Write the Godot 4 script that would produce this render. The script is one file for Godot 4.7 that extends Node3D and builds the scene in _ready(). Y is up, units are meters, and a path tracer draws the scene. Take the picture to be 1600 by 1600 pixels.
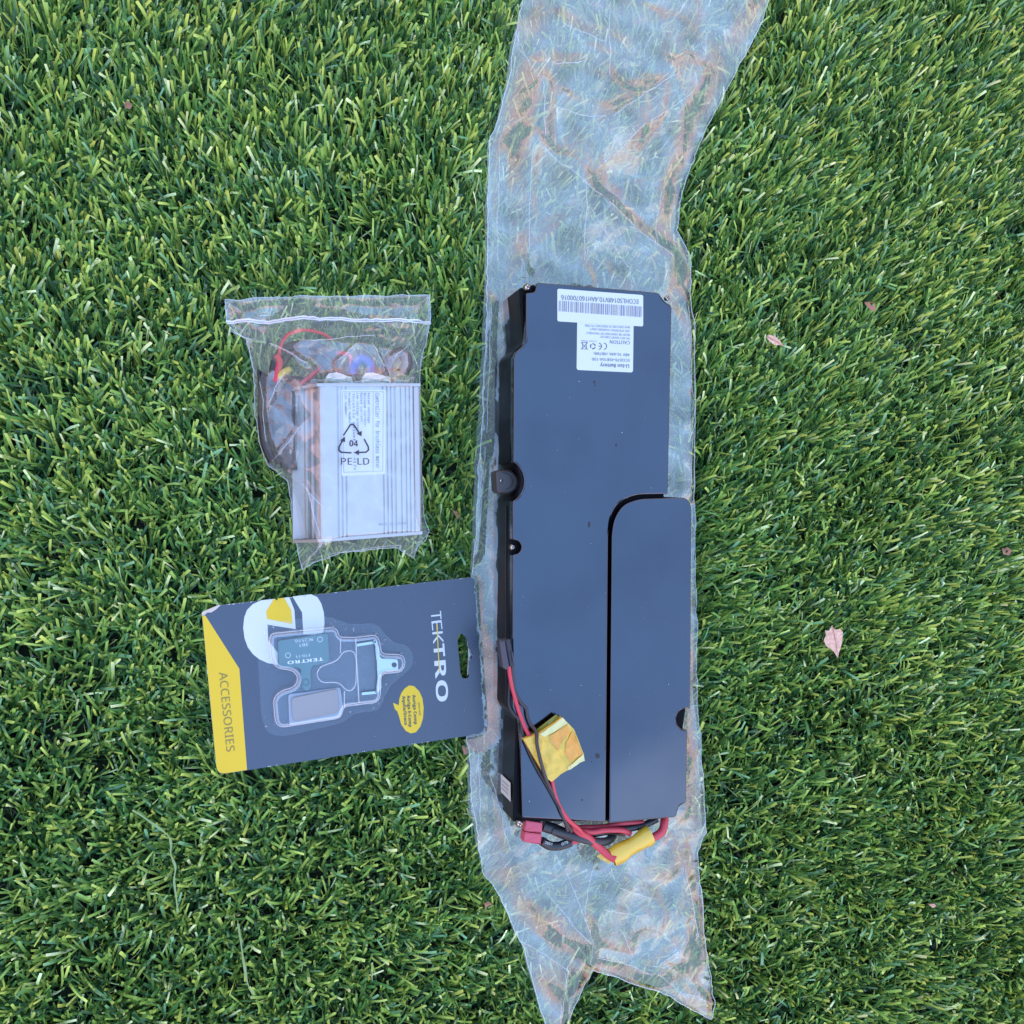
extends Node3D

# ---- the view: a phone held over the turf, tilted a little to the right ----
const FOCAL := 1604.0          # in pixels of the 1600 px photograph
const CAM_H := 0.772           # metres above the turf backing
const REST := 0.024            # height of the pressed-down pile on which things lie
const TOP := 0.074             # top of the battery
var cam_basis := Basis()
var cam_pos := Vector3(0, CAM_H, 0)
var rng := RandomNumberGenerator.new()
var wr := FastNoiseLite.new()
var wr2 := FastNoiseLite.new()
var wr3 := FastNoiseLite.new()
var pxn := FastNoiseLite.new()
var battery_foot := PackedVector2Array()
var box_foot := PackedVector2Array()
var M := {}
var fonts := {}


# a point of the scene: what the photograph shows at (x, y), at height h
func P(x: float, y: float, h: float) -> Vector3:
	var d: Vector3 = cam_basis * Vector3((x - 800.0) / FOCAL, -(y - 800.0) / FOCAL, -1.0)
	return cam_pos + d * ((h - cam_pos.y) / d.y)


func flat2(v: Vector3) -> Vector2:
	return Vector2(v.x, v.z)


func poly2(pts: Array, h: float) -> PackedVector2Array:
	var o := PackedVector2Array()
	for p in pts:
		o.append(flat2(P(p[0], p[1], h)))
	return o


# ---- mesh gathering ----
class MB:
	var v := PackedVector3Array()
	var n := PackedVector3Array()
	var uv := PackedVector2Array()
	var c := PackedColorArray()
	var i := PackedInt32Array()
	var tint := Color.WHITE

	func put(p: Vector3, nn: Vector3) -> int:
		v.append(p)
		n.append(nn)
		uv.append(Vector2(p.x, p.z) * 5.0)
		c.append(tint)
		return v.size() - 1

	# front faces run clockwise; the given vertex normals say which side is out
	func face(a: int, b: int, d: int) -> void:
		var g := (v[d] - v[a]).cross(v[b] - v[a])
		if g.dot(n[a] + n[b] + n[d]) < 0.0:
			i.append_array([a, d, b])
		else:
			i.append_array([a, b, d])

	func tri(a: Vector3, b: Vector3, d: Vector3, out: Vector3) -> void:
		var g := (d - a).cross(b - a).normalized()
		if g.dot(out) < 0.0:
			g = -g
		face(put(a, g), put(b, g), put(d, g))

	func quad(a: Vector3, b: Vector3, d: Vector3, e: Vector3, out: Vector3) -> void:
		tri(a, b, d, out)
		tri(a, d, e, out)

	func mesh(origin: Vector3) -> ArrayMesh:
		var a := []
		a.resize(Mesh.ARRAY_MAX)
		var w := PackedVector3Array()
		for p in v:
			w.append(p - origin)
		a[Mesh.ARRAY_VERTEX] = w
		a[Mesh.ARRAY_NORMAL] = n
		a[Mesh.ARRAY_TEX_UV] = uv
		a[Mesh.ARRAY_COLOR] = c
		a[Mesh.ARRAY_INDEX] = i
		var m := ArrayMesh.new()
		m.add_surface_from_arrays(Mesh.PRIMITIVE_TRIANGLES, a)
		return m


func origin_of(o: Node) -> Vector3:
	var s := Vector3.ZERO
	while o != self and o != null:
		s += (o as Node3D).position
		o = o.get_parent()
	return s


func build(mb: MB, called: String, m: Material, parent: Node = self) -> MeshInstance3D:
	var o := MeshInstance3D.new()
	o.name = called
	o.mesh = mb.mesh(origin_of(parent))
	o.material_override = m
	parent.add_child(o, true)
	return o


func thing(called: String, label: String, category: String, at: Vector3, group := "") -> Node3D:
	var o := Node3D.new()
	o.name = called
	add_child(o, true)
	o.position = at
	tag(o, label, category, group)
	return o


func tag(o: Node, label: String, category: String, group := "") -> void:
	o.set_meta("label", label)
	o.set_meta("category", category)
	if group:
		o.set_meta("group", group)


# ---- shapes ----
# px points [x, y] or [x, y, corner radius in px] -> a world outline at height h, corners rounded
func outline(pts: Array, h: float) -> PackedVector2Array:
	var o := PackedVector2Array()
	var n := pts.size()
	for k in n:
		var p: Array = pts[k]
		var q := Vector2(p[0], p[1])
		var r: float = p[2] if p.size() > 2 else 0.0
		if r <= 0.0:
			o.append(flat2(P(q.x, q.y, h)))
			continue
		var a := Vector2(pts[(k + n - 1) % n][0], pts[(k + n - 1) % n][1])
		var b := Vector2(pts[(k + 1) % n][0], pts[(k + 1) % n][1])
		var s := q + (a - q).limit_length(minf(r, q.distance_to(a) * 0.49))
		var e := q + (b - q).limit_length(minf(r, q.distance_to(b) * 0.49))
		for j in 7:
			var t := j / 6.0
			var w := s.lerp(q, t).lerp(q.lerp(e, t), t)
			o.append(flat2(P(w.x, w.y, h)))
	return o


func arc_px(cx: float, cy: float, r: float, a0: float, a1: float, n := 12) -> Array:
	var o := []
	for k in n + 1:
		var a := deg_to_rad(lerpf(a0, a1, float(k) / n))
		o.append([cx + r * cos(a), cy + r * sin(a)])
	return o


func out_normals(poly: PackedVector2Array) -> PackedVector2Array:
	var area := 0.0
	var n := poly.size()
	for k in n:
		area += poly[k].cross(poly[(k + 1) % n])
	var s := 1.0 if area > 0.0 else -1.0
	var o := PackedVector2Array()
	for k in n:
		var e0 := (poly[k] - poly[(k + n - 1) % n]).normalized()
		var e1 := (poly[(k + 1) % n] - poly[k]).normalized()
		var nn := (Vector2(e0.y, -e0.x) + Vector2(e1.y, -e1.x)) * s
		o.append(nn.normalized() if nn.length() > 0.01 else Vector2(e0.y, -e0.x) * s)
	return o


# an outline stood up from y0 to y1 with a rounded upper edge
func slab(mb: MB, poly: PackedVector2Array, y0: float, y1: float, bevel := 0.0, flare := 0.0, cap := true) -> void:
	var nn := out_normals(poly)
	var n := poly.size()
	var rings := []          # [inset, y, slope 0 side .. 1 up]
	rings.append([-flare, y0, 0.0])
	if bevel > 0.0:
		for k in 5:
			var a := k / 4.0 * PI / 2
			rings.append([bevel * (1.0 - cos(a)), y1 - bevel + bevel * sin(a), k / 4.0])
	else:
		rings.append([0.0, y1, 0.0])
	var last := []
	for r in rings:
		var ids := []
		for k in n:
			var p: Vector2 = poly[k] - nn[k] * r[0]
			var a: float = r[2] * PI / 2
			ids.append(mb.put(Vector3(p.x, r[1], p.y), Vector3(nn[k].x * cos(a), sin(a), nn[k].y * cos(a)).normalized()))
		if last.size():
			for k in n:
				var j := (k + 1) % n
				mb.face(last[k], last[j], ids[j])
				mb.face(last[k], ids[j], ids[k])
		last = ids
	if cap:
		var t := Geometry2D.triangulate_polygon(poly)
		if t.is_empty():
			print("cap failed ", poly.size())
		var ids := []
		for k in n:
			var p: Vector2 = poly[k] - nn[k] * bevel
			ids.append(mb.put(Vector3(p.x, y1, p.y), Vector3.UP))
		for k in range(0, t.size(), 3):
			mb.face(ids[t[k]], ids[t[k + 1]], ids[t[k + 2]])


func cap_poly(mb: MB, poly: PackedVector2Array, y: float) -> void:
	var t := Geometry2D.triangulate_polygon(poly)
	var ids := []
	for p in poly:
		ids.append(mb.put(Vector3(p.x, y, p.y), Vector3.UP))
	for k in range(0, t.size(), 3):
		mb.face(ids[t[k]], ids[t[k + 1]], ids[t[k + 2]])


func flat_patch(pts: Array, h: float, called: String, m: Material, parent: Node, thick := 0.00012) -> MeshInstance3D:
	var mb := MB.new()
	slab(mb, outline(pts, h), h - thick, h)
	return build(mb, called, m, parent)


# a flat printed line through px points
func ribbon(mb: MB, pts: Array, w: float, h: float) -> void:
	for k in pts.size() - 1:
		var a := Vector2(pts[k][0], pts[k][1])
		var b := Vector2(pts[k + 1][0], pts[k + 1][1])
		var d := (b - a).normalized()
		var s := Vector2(-d.y, d.x) * w * 0.5
		a -= d * w * 0.15
		b += d * w * 0.15
		mb.quad(P(a.x + s.x, a.y + s.y, h), P(b.x + s.x, b.y + s.y, h), P(b.x - s.x, b.y - s.y, h), P(a.x - s.x, a.y - s.y, h), Vector3.UP)


func spline(pts: Array, steps := 8) -> PackedVector3Array:
	var o := PackedVector3Array()
	for k in pts.size() - 1:
		var p0: Vector3 = pts[maxi(k - 1, 0)]
		var p3: Vector3 = pts[mini(k + 2, pts.size() - 1)]
		for j in steps:
			o.append((pts[k] as Vector3).cubic_interpolate(pts[k + 1], p0, p3, float(j) / steps))
	o.append(pts[-1])
	return o


func tube(mb: MB, path: PackedVector3Array, r: float, sides := 10, r_end := -1.0) -> void:
	var last := []
	var n := path.size()
	for k in n:
		var d := (path[mini(k + 1, n - 1)] - path[maxi(k - 1, 0)]).normalized()
		var x := d.cross(Vector3.UP if absf(d.y) < 0.95 else Vector3.RIGHT).normalized()
		var y := x.cross(d)
		var rr := r if r_end < 0.0 else lerpf(r, r_end, float(k) / (n - 1))
		var ids := []
		for s in sides:
			var a := TAU * s / sides
			var q := x * cos(a) + y * sin(a)
			ids.append(mb.put(path[k] + q * rr, q))
		if last.size():
			for s in sides:
				var t := (s + 1) % sides
				mb.face(last[s], last[t], ids[t])
				mb.face(last[s], ids[t], ids[s])
		last = ids
	for e in [0, n - 1]:
		var d := (path[1] - path[0]).normalized() * -1.0 if e == 0 else (path[n - 1] - path[n - 2]).normalized()
		var c := mb.put(path[e], d)
		var base := mb.v.size()
		var x := d.cross(Vector3.UP if absf(d.y) < 0.95 else Vector3.RIGHT).normalized()
		var y := x.cross(d)
		var rr := r if r_end < 0.0 or e == 0 else r_end
		for s in sides:
			var a := TAU * s / sides
			mb.put(path[e] + (x * cos(a) + y * sin(a)) * rr, d)
		for s in sides:
			mb.face(c, base + s, base + (s + 1) % sides)


func wire(pts: Array, r: float, called: String, m: Material, parent: Node, steps := 8) -> MeshInstance3D:
	var w := []
	for p in pts:
		w.append(P(p[0], p[1], p[2]))
	var mb := MB.new()
	tube(mb, spline(w, steps), r)
	return build(mb, called, m, parent)


# a crumpled sheet inside a px outline; hf(Vector2) gives its height
func crumple(mb: MB, pts: Array, h: float, step: float, hf: Callable) -> void:
	var poly := outline(pts, h)
	var all := PackedVector2Array()
	for k in poly.size():
		var a := poly[k]
		var b := poly[(k + 1) % poly.size()]
		var n := maxi(1, int(a.distance_to(b) / step))
		for j in n:
			all.append(a.lerp(b, float(j) / n))
	var lo := poly[0]
	var hi := poly[0]
	for p in poly:
		lo = lo.min(p)
		hi = hi.max(p)
	var inner := Geometry2D.offset_polygon(poly, -step * 0.45)
	var y := lo.y
	while y < hi.y:
		var x := lo.x
		while x < hi.x:
			var q := Vector2(x + rng.randf_range(-0.35, 0.35) * step, y + rng.randf_range(-0.35, 0.35) * step)
			for ring in inner:
				if Geometry2D.is_point_in_polygon(q, ring):
					all.append(q)
			x += step
		y += step
	var t := Geometry2D.triangulate_delaunay(all)
	for k in range(0, t.size(), 3):
		var a := all[t[k]]
		var b := all[t[k + 1]]
		var c := all[t[k + 2]]
		if Geometry2D.is_point_in_polygon((a + b + c) / 3.0, poly) and absf((b - a).cross(c - a)) > 1e-10:
			mb.tri(Vector3(a.x, hf.call(a), a.y), Vector3(b.x, hf.call(b), b.y), Vector3(c.x, hf.call(c), c.y), Vector3.UP)


# a film sheet whose rows are px polylines, at the heights of hf(world xz, u, v)
func row_point(row: Array, u: float) -> Vector2:
	var n := row.size() - 1
	var k := mini(int(u * n), n - 1)
	var t := u * n - k
	return Vector2(row[k][0], row[k][1]).lerp(Vector2(row[k + 1][0], row[k + 1][1]), t)


func wob(q: Vector2) -> Vector2:
	return q + Vector2(pxn.get_noise_2d(q.x, q.y), pxn.get_noise_2d(q.x + 400.0, q.y)) * 2.0 + Vector2(pxn.get_noise_2d(q.x * 0.25, q.y * 0.25 + 900.0), pxn.get_noise_2d(q.x * 0.25 + 500.0, q.y * 0.25)) * 3.0


func film(mb: MB, rows: Array, h: float, nu: int, nv: int, hf: Callable, hole := PackedVector2Array(), jitter := 0.0) -> void:
	var ids := []
	var uvs := []
	for j in nv + 1:
		var f := float(j) / nv * (rows.size() - 1)
		var k := mini(int(f), rows.size() - 2)
		var line := []
		for i in nu + 1:
			var u := float(i) / nu
			var q := wob(row_point(rows[k], u).lerp(row_point(rows[k + 1], u), f - k))
			var w := flat2(P(q.x, q.y, h))
			if i > 0 and i < nu and j > 0 and j < nv:
				w += Vector2(rng.randf_range(-1, 1), rng.randf_range(-1, 1)) * jitter
			var e := 0.0008
			var y: float = hf.call(w, u, float(j) / nv)
			var dx: float = hf.call(w + Vector2(e, 0), u, float(j) / nv) - y
			var dz: float = hf.call(w + Vector2(0, e), u, float(j) / nv) - y
			line.append(mb.put(Vector3(w.x, y, w.y), Vector3(-dx / e, 1.0, -dz / e).normalized()))
		ids.append(line)
	for j in nv:
		for i in nu:
			var a: int = ids[j][i]
			var b: int = ids[j][i + 1]
			var c: int = ids[j + 1][i + 1]
			var d: int = ids[j + 1][i]
			if hole.size():
				var m := (mb.v[a] + mb.v[c]) / 2.0
				if Geometry2D.is_point_in_polygon(flat2(m), hole):
					continue
			mb.face(a, b, c)
			mb.face(a, c, d)


func edge_tube(mb: MB, pts: Array, h: float, r: float, hf: Callable) -> void:
	var path := PackedVector3Array()
	for k in pts.size() - 1:
		for j in 10:
			var q := wob(Vector2(pts[k][0], pts[k][1]).lerp(Vector2(pts[k + 1][0], pts[k + 1][1]), j / 10.0))
			var w := P(q.x, q.y, h)
			path.append(Vector3(w.x, hf.call(flat2(w)) + 0.0002, w.z))
	tube(mb, path, r, 5)


# lettering that lies on a level surface, its baseline from px point a to px point b
func text(s: String, a: Array, b: Array, cap: float, h: float, m: Material, parent: Node, font := "sans", called := "lettering") -> void:
	var t := TextMesh.new()
	t.text = s
	t.font = fonts[font]
	t.font_size = 64
	t.pixel_size = 0.01
	t.depth = 0.00012
	t.curve_step = 1.5
	t.horizontal_alignment = HORIZONTAL_ALIGNMENT_LEFT
	t.vertical_alignment = VERTICAL_ALIGNMENT_BOTTOM
	var box := t.get_aabb()
	var wa := P(a[0], a[1], h)
	var wb := P(b[0], b[1], h)
	var ex := (wb - wa)
	var sx := ex.length() / maxf(box.size.x, 0.001)
	ex = ex.normalized()
	var ey := Vector3.UP.cross(ex)
	# cap height in metres
	var d := Vector2(b[0] - a[0], b[1] - a[1]).normalized()
	var cm := P(a[0] + d.y * cap, a[1] - d.x * cap, h).distance_to(wa)
	var sy := cm / (0.714 * 64 * 0.01)
	var base := -0.0
	# find the baseline: the lowest point of an H set the same way
	var probe := TextMesh.new()
	probe.text = "H"
	probe.font = t.font
	probe.font_size = 64
	probe.pixel_size = 0.01
	probe.depth = 0.00012
	probe.vertical_alignment = VERTICAL_ALIGNMENT_BOTTOM
	base = probe.get_aabb().position.y
	var o := MeshInstance3D.new()
	o.name = called
	o.mesh = t
	o.material_override = m
	o.transform = Transform3D(Basis(ex * sx, ey * sy, Vector3.UP), wa - ex * sx * box.position.x - ey * sy * base - origin_of(parent))
	parent.add_child(o, true)


# ---- materials ----
func lin(r: float, g: float, b: float, a := 1.0) -> Color:
	var c := Color(r, g, b).linear_to_srgb()
	c.a = a
	return c


func mat(called: String, c: Color, rough: float, metal := 0.0, spec := 0.5) -> StandardMaterial3D:
	var m := StandardMaterial3D.new()
	m.resource_name = called
	m.albedo_color = c
	m.roughness = rough
	m.metallic = metal
	m.metallic_specular = spec
	M[called] = m
	return m


func noise_tex(freq: float, ramp: Array, as_normal := false, strength := 4.0, kind := FastNoiseLite.TYPE_SIMPLEX_SMOOTH, seed_ := 3) -> NoiseTexture2D:
	var n := FastNoiseLite.new()
	n.noise_type = kind
	n.frequency = freq
	n.seed = seed_
	n.fractal_octaves = 4
	var t := NoiseTexture2D.new()
	t.width = 512
	t.height = 512
	t.seamless = true
	t.noise = n
	t.as_normal_map = as_normal
	t.bump_strength = strength
	if ramp.size():
		var g := Gradient.new()
		g.colors = PackedColorArray(ramp)
		var offs := PackedFloat32Array()
		for k in ramp.size():
			offs.append(float(k) / (ramp.size() - 1))
		g.offsets = offs
		t.color_ramp = g
	return t


func triplanar(m: StandardMaterial3D, s: float) -> void:
	m.uv1_triplanar = true
	m.uv1_world_triplanar = true
	m.uv1_scale = Vector3(s, s, s)


func film_mat(called: String, c: Color, lo: float, hi: float, rough: float, metal: float, s: float, bump: float) -> StandardMaterial3D:
	var m := mat(called, c, rough, metal)
	m.transparency = BaseMaterial3D.TRANSPARENCY_ALPHA
	var t := noise_tex(0.011, [Color(1, 1, 1, lo), Color(1, 1, 1, lo), Color(1, 1, 1, lerpf(lo, hi, 0.3)), Color(1, 1, 1, lerpf(lo, hi, 0.45)), Color(1, 1, 1, lerpf(lo, hi, 0.55)), Color(1, 1, 1, hi)], false, 1.0, FastNoiseLite.TYPE_SIMPLEX, 8)
	(t.noise as FastNoiseLite).fractal_type = FastNoiseLite.FRACTAL_RIDGED
	(t.noise as FastNoiseLite).fractal_octaves = 2
	m.albedo_texture = t
	m.normal_enabled = true
	m.normal_texture = noise_tex(0.018, [], true, bump, FastNoiseLite.TYPE_SIMPLEX_SMOOTH, 5)
	m.normal_scale = 1.0
	m.cull_mode = BaseMaterial3D.CULL_DISABLED
	triplanar(m, s)
	return m


func materials() -> void:
	var f := SystemFont.new()
	f.font_names = PackedStringArray(["Droid Sans"])
	fonts.sans = f
	var fb := SystemFont.new()
	fb.font_names = PackedStringArray(["Droid Sans"])
	fb.font_weight = 700
	fonts.bold = fb
	var fm := SystemFont.new()
	fm.font_names = PackedStringArray(["Droid Sans Mono"])
	fonts.mono = fm

	var g := mat("turf_backing", lin(0.035, 0.04, 0.022), 0.95)
	g.albedo_texture = noise_tex(0.05, [Color(0.4, 0.45, 0.35), Color(1, 1, 0.9)])
	triplanar(g, 6.0)
	var b := mat("blade", Color.WHITE, 0.33, 0.0, 0.5)
	b.vertex_color_use_as_albedo = true
	b.backlight_enabled = true
	b.backlight = Color(0.22, 0.26, 0.1)
	b.cull_mode = BaseMaterial3D.CULL_DISABLED
	var th := mat("thatch", Color.WHITE, 0.6)
	th.vertex_color_use_as_albedo = true

	var bl := mat("gloss_black", lin(0.098, 0.106, 0.13), 0.09, 1.0)
	bl.roughness_texture = noise_tex(0.006, [Color(0.5, 0.5, 0.5), Color(0.8, 0.8, 0.8), Color(1.3, 1.3, 1.3)])
	bl.roughness = 0.14
	bl.albedo_texture = noise_tex(0.007, [Color(0.93, 0.935, 0.94), Color(0.98, 0.98, 0.98), Color(1, 1, 1)], false, 1.0, FastNoiseLite.TYPE_SIMPLEX_SMOOTH, 14)
	triplanar(bl, 3.0)
	mat("case_black", lin(0.007, 0.008, 0.010), 0.3, 0.0, 0.15)
	mat("gap_black", lin(0.008, 0.008, 0.009), 0.4)
	mat("pocket_brown", lin(0.045, 0.037, 0.036), 0.35)
	mat("screw_steel", lin(0.62, 0.62, 0.6), 0.25, 1.0)
	mat("slot_dark", lin(0.03, 0.03, 0.03), 0.5)
	mat("label_white", lin(0.54, 0.6, 0.57), 0.4)
	mat("print_grey", lin(0.13, 0.135, 0.17), 0.5)
	mat("print_faint", lin(0.24, 0.25, 0.30), 0.5)
	mat("print_black", lin(0.025, 0.025, 0.03), 0.5)
	mat("bar_grey", lin(0.2, 0.21, 0.27), 0.5)
	mat("bar_tan", lin(0.3, 0.29, 0.27), 0.5)
	mat("dust_grey", lin(0.16, 0.17, 0.18), 0.7)
	mat("scuff", lin(0.02, 0.02, 0.022), 0.6)
	mat("wire_red", lin(0.52, 0.045, 0.065), 0.4)
	mat("wire_black", lin(0.018, 0.019, 0.023), 0.35)
	mat("sleeve_black", lin(0.03, 0.032, 0.036), 0.42)
	mat("plug_red", lin(0.5, 0.07, 0.11), 0.42)
	mat("plug_dark", lin(0.05, 0.043, 0.055), 0.4)
	mat("plug_black", lin(0.02, 0.018, 0.024), 0.35)
	var ty := mat("tape_yellow", lin(0.62, 0.42, 0.035), 0.2)
	ty.clearcoat_enabled = true
	ty.clearcoat = 0.6
	mat("tape_pale", lin(0.55, 0.56, 0.26), 0.25)
	mat("tape_orange", lin(0.62, 0.31, 0.05), 0.25)
	mat("tape_olive", lin(0.24, 0.21, 0.02), 0.3)

	film_mat("bag_film", lin(0.86, 0.87, 0.84), 0.08, 0.36, 0.13, 0.75, 2.6, 1.4)
	film_mat("bag_under", lin(0.42, 0.47, 0.45), 0.28, 0.40, 0.4, 0.0, 4.0, 1.2)
	film_mat("zip_film", lin(0.9, 0.9, 0.9), 0.14, 0.36, 0.11, 0.6, 6.0, 1.0)
	film_mat("pouch_under", lin(0.6, 0.64, 0.66), 0.12, 0.2, 0.3, 0.2, 4.0, 1.2)
	var ed := mat("film_edge", lin(0.8, 0.86, 0.9, 0.32), 0.3, 0.3)
	ed.transparency = BaseMaterial3D.TRANSPARENCY_ALPHA
	var zs := mat("zip_strip", lin(0.85, 0.88, 0.92, 0.75), 0.3)
	zs.transparency = BaseMaterial3D.TRANSPARENCY_ALPHA

	var al := mat("aluminium", lin(0.45, 0.44, 0.43), 0.42, 0.55)
	al.anisotropy_enabled = false
	mat("aluminium_dark", lin(0.30, 0.31, 0.33), 0.45, 0.6)
	mat("grommet", lin(0.45, 0.53, 0.4), 0.5)
	mat("putty", lin(0.62, 0.64, 0.6), 0.5)
	mat("paper_label", lin(0.56, 0.6, 0.66), 0.5)
	mat("wire_blue", lin(0.03, 0.06, 0.35), 0.35)
	mat("wire_yellow", lin(0.5, 0.4, 0.05), 0.35)

	var cd := mat("card_blue", lin(0.045, 0.061, 0.095), 0.3, 0.0, 0.6)
	cd.roughness_texture = noise_tex(0.02, [Color(0.8, 0.8, 0.8), Color(1.1, 1.1, 1.1)])
	triplanar(cd, 4.0)
	mat("card_yellow", lin(0.66, 0.45, 0.01), 0.36)
	mat("card_white", lin(0.56, 0.6, 0.6), 0.36)
	mat("card_edge", lin(0.6, 0.58, 0.54), 0.8)
	mat("card_torn", lin(0.55, 0.47, 0.4), 0.9)
	mat("ink_soft", lin(0.22, 0.17, 0.04), 0.5)
	mat("ink", lin(0.06, 0.065, 0.08), 0.5)
	var bp := mat("blister", lin(0.85, 0.9, 0.97, 0.08), 0.3, 0.8)
	bp.transparency = BaseMaterial3D.TRANSPARENCY_ALPHA
	bp.albedo_texture = noise_tex(0.01, [Color(1, 1, 1, 0.75), Color(1, 1, 1, 1)])
	bp.roughness = 0.08
	var bt := mat("blister_thin", lin(0.85, 0.9, 0.97, 0.06), 0.1, 0.8)
	bt.transparency = BaseMaterial3D.TRANSPARENCY_ALPHA
	bt.albedo_texture = bp.albedo_texture
	var br := mat("blister_rib", lin(0.9, 0.93, 0.97, 0.26), 0.28, 0.8)
	br.transparency = BaseMaterial3D.TRANSPARENCY_ALPHA
	mat("pad_teal", lin(0.09, 0.18, 0.2), 0.4, 0.3)
	mat("pad_steel", lin(0.32, 0.36, 0.42), 0.4, 0.5)
	var pf := mat("pad_friction", lin(0.36, 0.35, 0.35), 0.8)
	pf.albedo_texture = noise_tex(0.12, [Color(0.7, 0.7, 0.7), Color(1, 1, 1)])
	triplanar(pf, 20.0)
	mat("spring_steel", lin(0.52, 0.57, 0.57), 0.25, 0.9)
	mat("pad_print", lin(0.6, 0.7, 0.72), 0.5)
	var lf := mat("leaf_tan", lin(0.9, 0.62, 0.5), 0.7)
	lf.albedo_texture = noise_tex(0.03, [Color(0.75, 0.68, 0.62), Color(1, 0.97, 0.95)])
	lf.cull_mode = BaseMaterial3D.CULL_DISABLED
	triplanar(lf, 15.0)
	var l2 := mat("leaf_brown", lin(0.32, 0.15, 0.09), 0.7)
	l2.cull_mode = BaseMaterial3D.CULL_DISABLED
	var st := mat("straw", lin(0.2, 0.31, 0.12), 0.45)
	st.cull_mode = BaseMaterial3D.CULL_DISABLED


func _ready() -> void:
	rng.seed = 11
	# ---- camera ----
	var fwd := Vector3(450.0 / FOCAL, -1.0, 0.0).normalized()      # straight down lies 450 px left of the middle
	var right := Vector3(-fwd.y, fwd.x, 0.0)
	cam_basis = Basis(right, right.cross(fwd), -fwd)
	var cam := Camera3D.new()
	cam.name = "camera"
	cam.transform = Transform3D(cam_basis, cam_pos)
	cam.fov = rad_to_deg(2.0 * atan(800.0 / FOCAL))
	cam.near = 0.02
	cam.far = 60.0
	add_child(cam)
	cam.current = true
	# ---- sky: clear blue overhead, warm low down; the turf lies in open shade ----
	var sky := ProceduralSkyMaterial.new()
	sky.sky_top_color = Color(0.60, 0.77, 0.98)
	sky.sky_horizon_color = Color(1.0, 0.7, 0.56)
	sky.sky_curve = 0.33
	sky.sky_energy_multiplier = 1.5
	sky.ground_bottom_color = Color(0.25, 0.3, 0.22)
	sky.ground_horizon_color = Color(0.5, 0.45, 0.4)
	sky.sun_angle_max = 1.0
	var s := Sky.new()
	s.sky_material = sky
	var env := Environment.new()
	env.background_mode = Environment.BG_SKY
	env.sky = s
	env.tonemap_mode = Environment.TONE_MAPPER_LINEAR
	env.tonemap_exposure = 1.0
	env.sdfgi_enabled = true
	env.ssao_enabled = true
	env.ssil_enabled = true
	var we := WorldEnvironment.new()
	we.name = "world"
	we.environment = env
	add_child(we)
	var sun := DirectionalLight3D.new()
	sun.name = "sun"
	sun.light_energy = 0.2
	sun.light_color = Color(1.0, 0.97, 0.92)
	sun.light_angular_distance = 60.0
	sun.shadow_enabled = true
	sun.sky_mode = DirectionalLight3D.SKY_MODE_LIGHT_ONLY
	sun.rotation_degrees = Vector3(-36, 40, 0)
	add_child(sun)

	wr.noise_type = FastNoiseLite.TYPE_SIMPLEX
	wr.fractal_type = FastNoiseLite.FRACTAL_RIDGED
	wr.fractal_octaves = 2
	wr.frequency = 9.0
	wr.seed = 4
	wr2.noise_type = FastNoiseLite.TYPE_SIMPLEX_SMOOTH
	wr2.fractal_octaves = 2
	wr2.frequency = 22.0
	wr2.seed = 9
	wr3.noise_type = FastNoiseLite.TYPE_CELLULAR
	wr3.cellular_return_type = FastNoiseLite.RETURN_DISTANCE2_SUB
	wr3.frequency = 30.0
	wr3.fractal_type = FastNoiseLite.FRACTAL_NONE
	wr3.seed = 6
	pxn.frequency = 0.07
	pxn.seed = 2
	materials()

	ground()
	var feet := []
	feet.append(poly2(BAG_EDGE, REST))
	feet.append(poly2(POUCH_EDGE, REST))
	feet.append(outline(CARD, REST))
	for k in feet.size():
		feet[k] = Geometry2D.offset_polygon(feet[k], 0.003)[0]
	grass(feet)
	battery()
	big_bag()
	controller()
	zip_bag()
	card()
	litter()


# ---- turf ----
func ground() -> void:
	var mb := MB.new()
	mb.quad(Vector3(-8, 0, -8), Vector3(8, 0, -8), Vector3(8, 0, 8), Vector3(-8, 0, 8), Vector3.UP)
	var o := build(mb, "ground", M.turf_backing)
	o.set_meta("kind", "structure")
	o.set_meta("label", "dark backing of the artificial lawn seen between the blades")


# one strip with a creased middle, cut square; unit long along y, bending towards +z
func blade_mesh(bend: float, twist: float, crease: float, curl: float) -> ArrayMesh:
	var mb := MB.new()
	var rows := 5
	var last := []
	var at := Vector3.ZERO
	for j in rows + 1:
		var t := float(j) / rows
		var ang := bend * t + curl * t * t
		var along := Vector3(0, cos(ang), sin(ang))
		if j:
			at += along / rows
		var side := Vector3(1, 0, 0).rotated(along, twist * t)
		var up := side.cross(along)
		var line := []
		for i in 3:
			var e := i - 1.0
			line.append(mb.put(at + side * e * 0.037 - up * (0.012 * crease * absf(e)), (up + side * e * 0.4 * crease).normalized()))
		if j:
			for i in 2:
				mb.face(last[i], last[i + 1], line[i + 1])
				mb.face(last[i], line[i + 1], line[i])
		last = line
	return mb.mesh(Vector3.ZERO)


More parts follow.
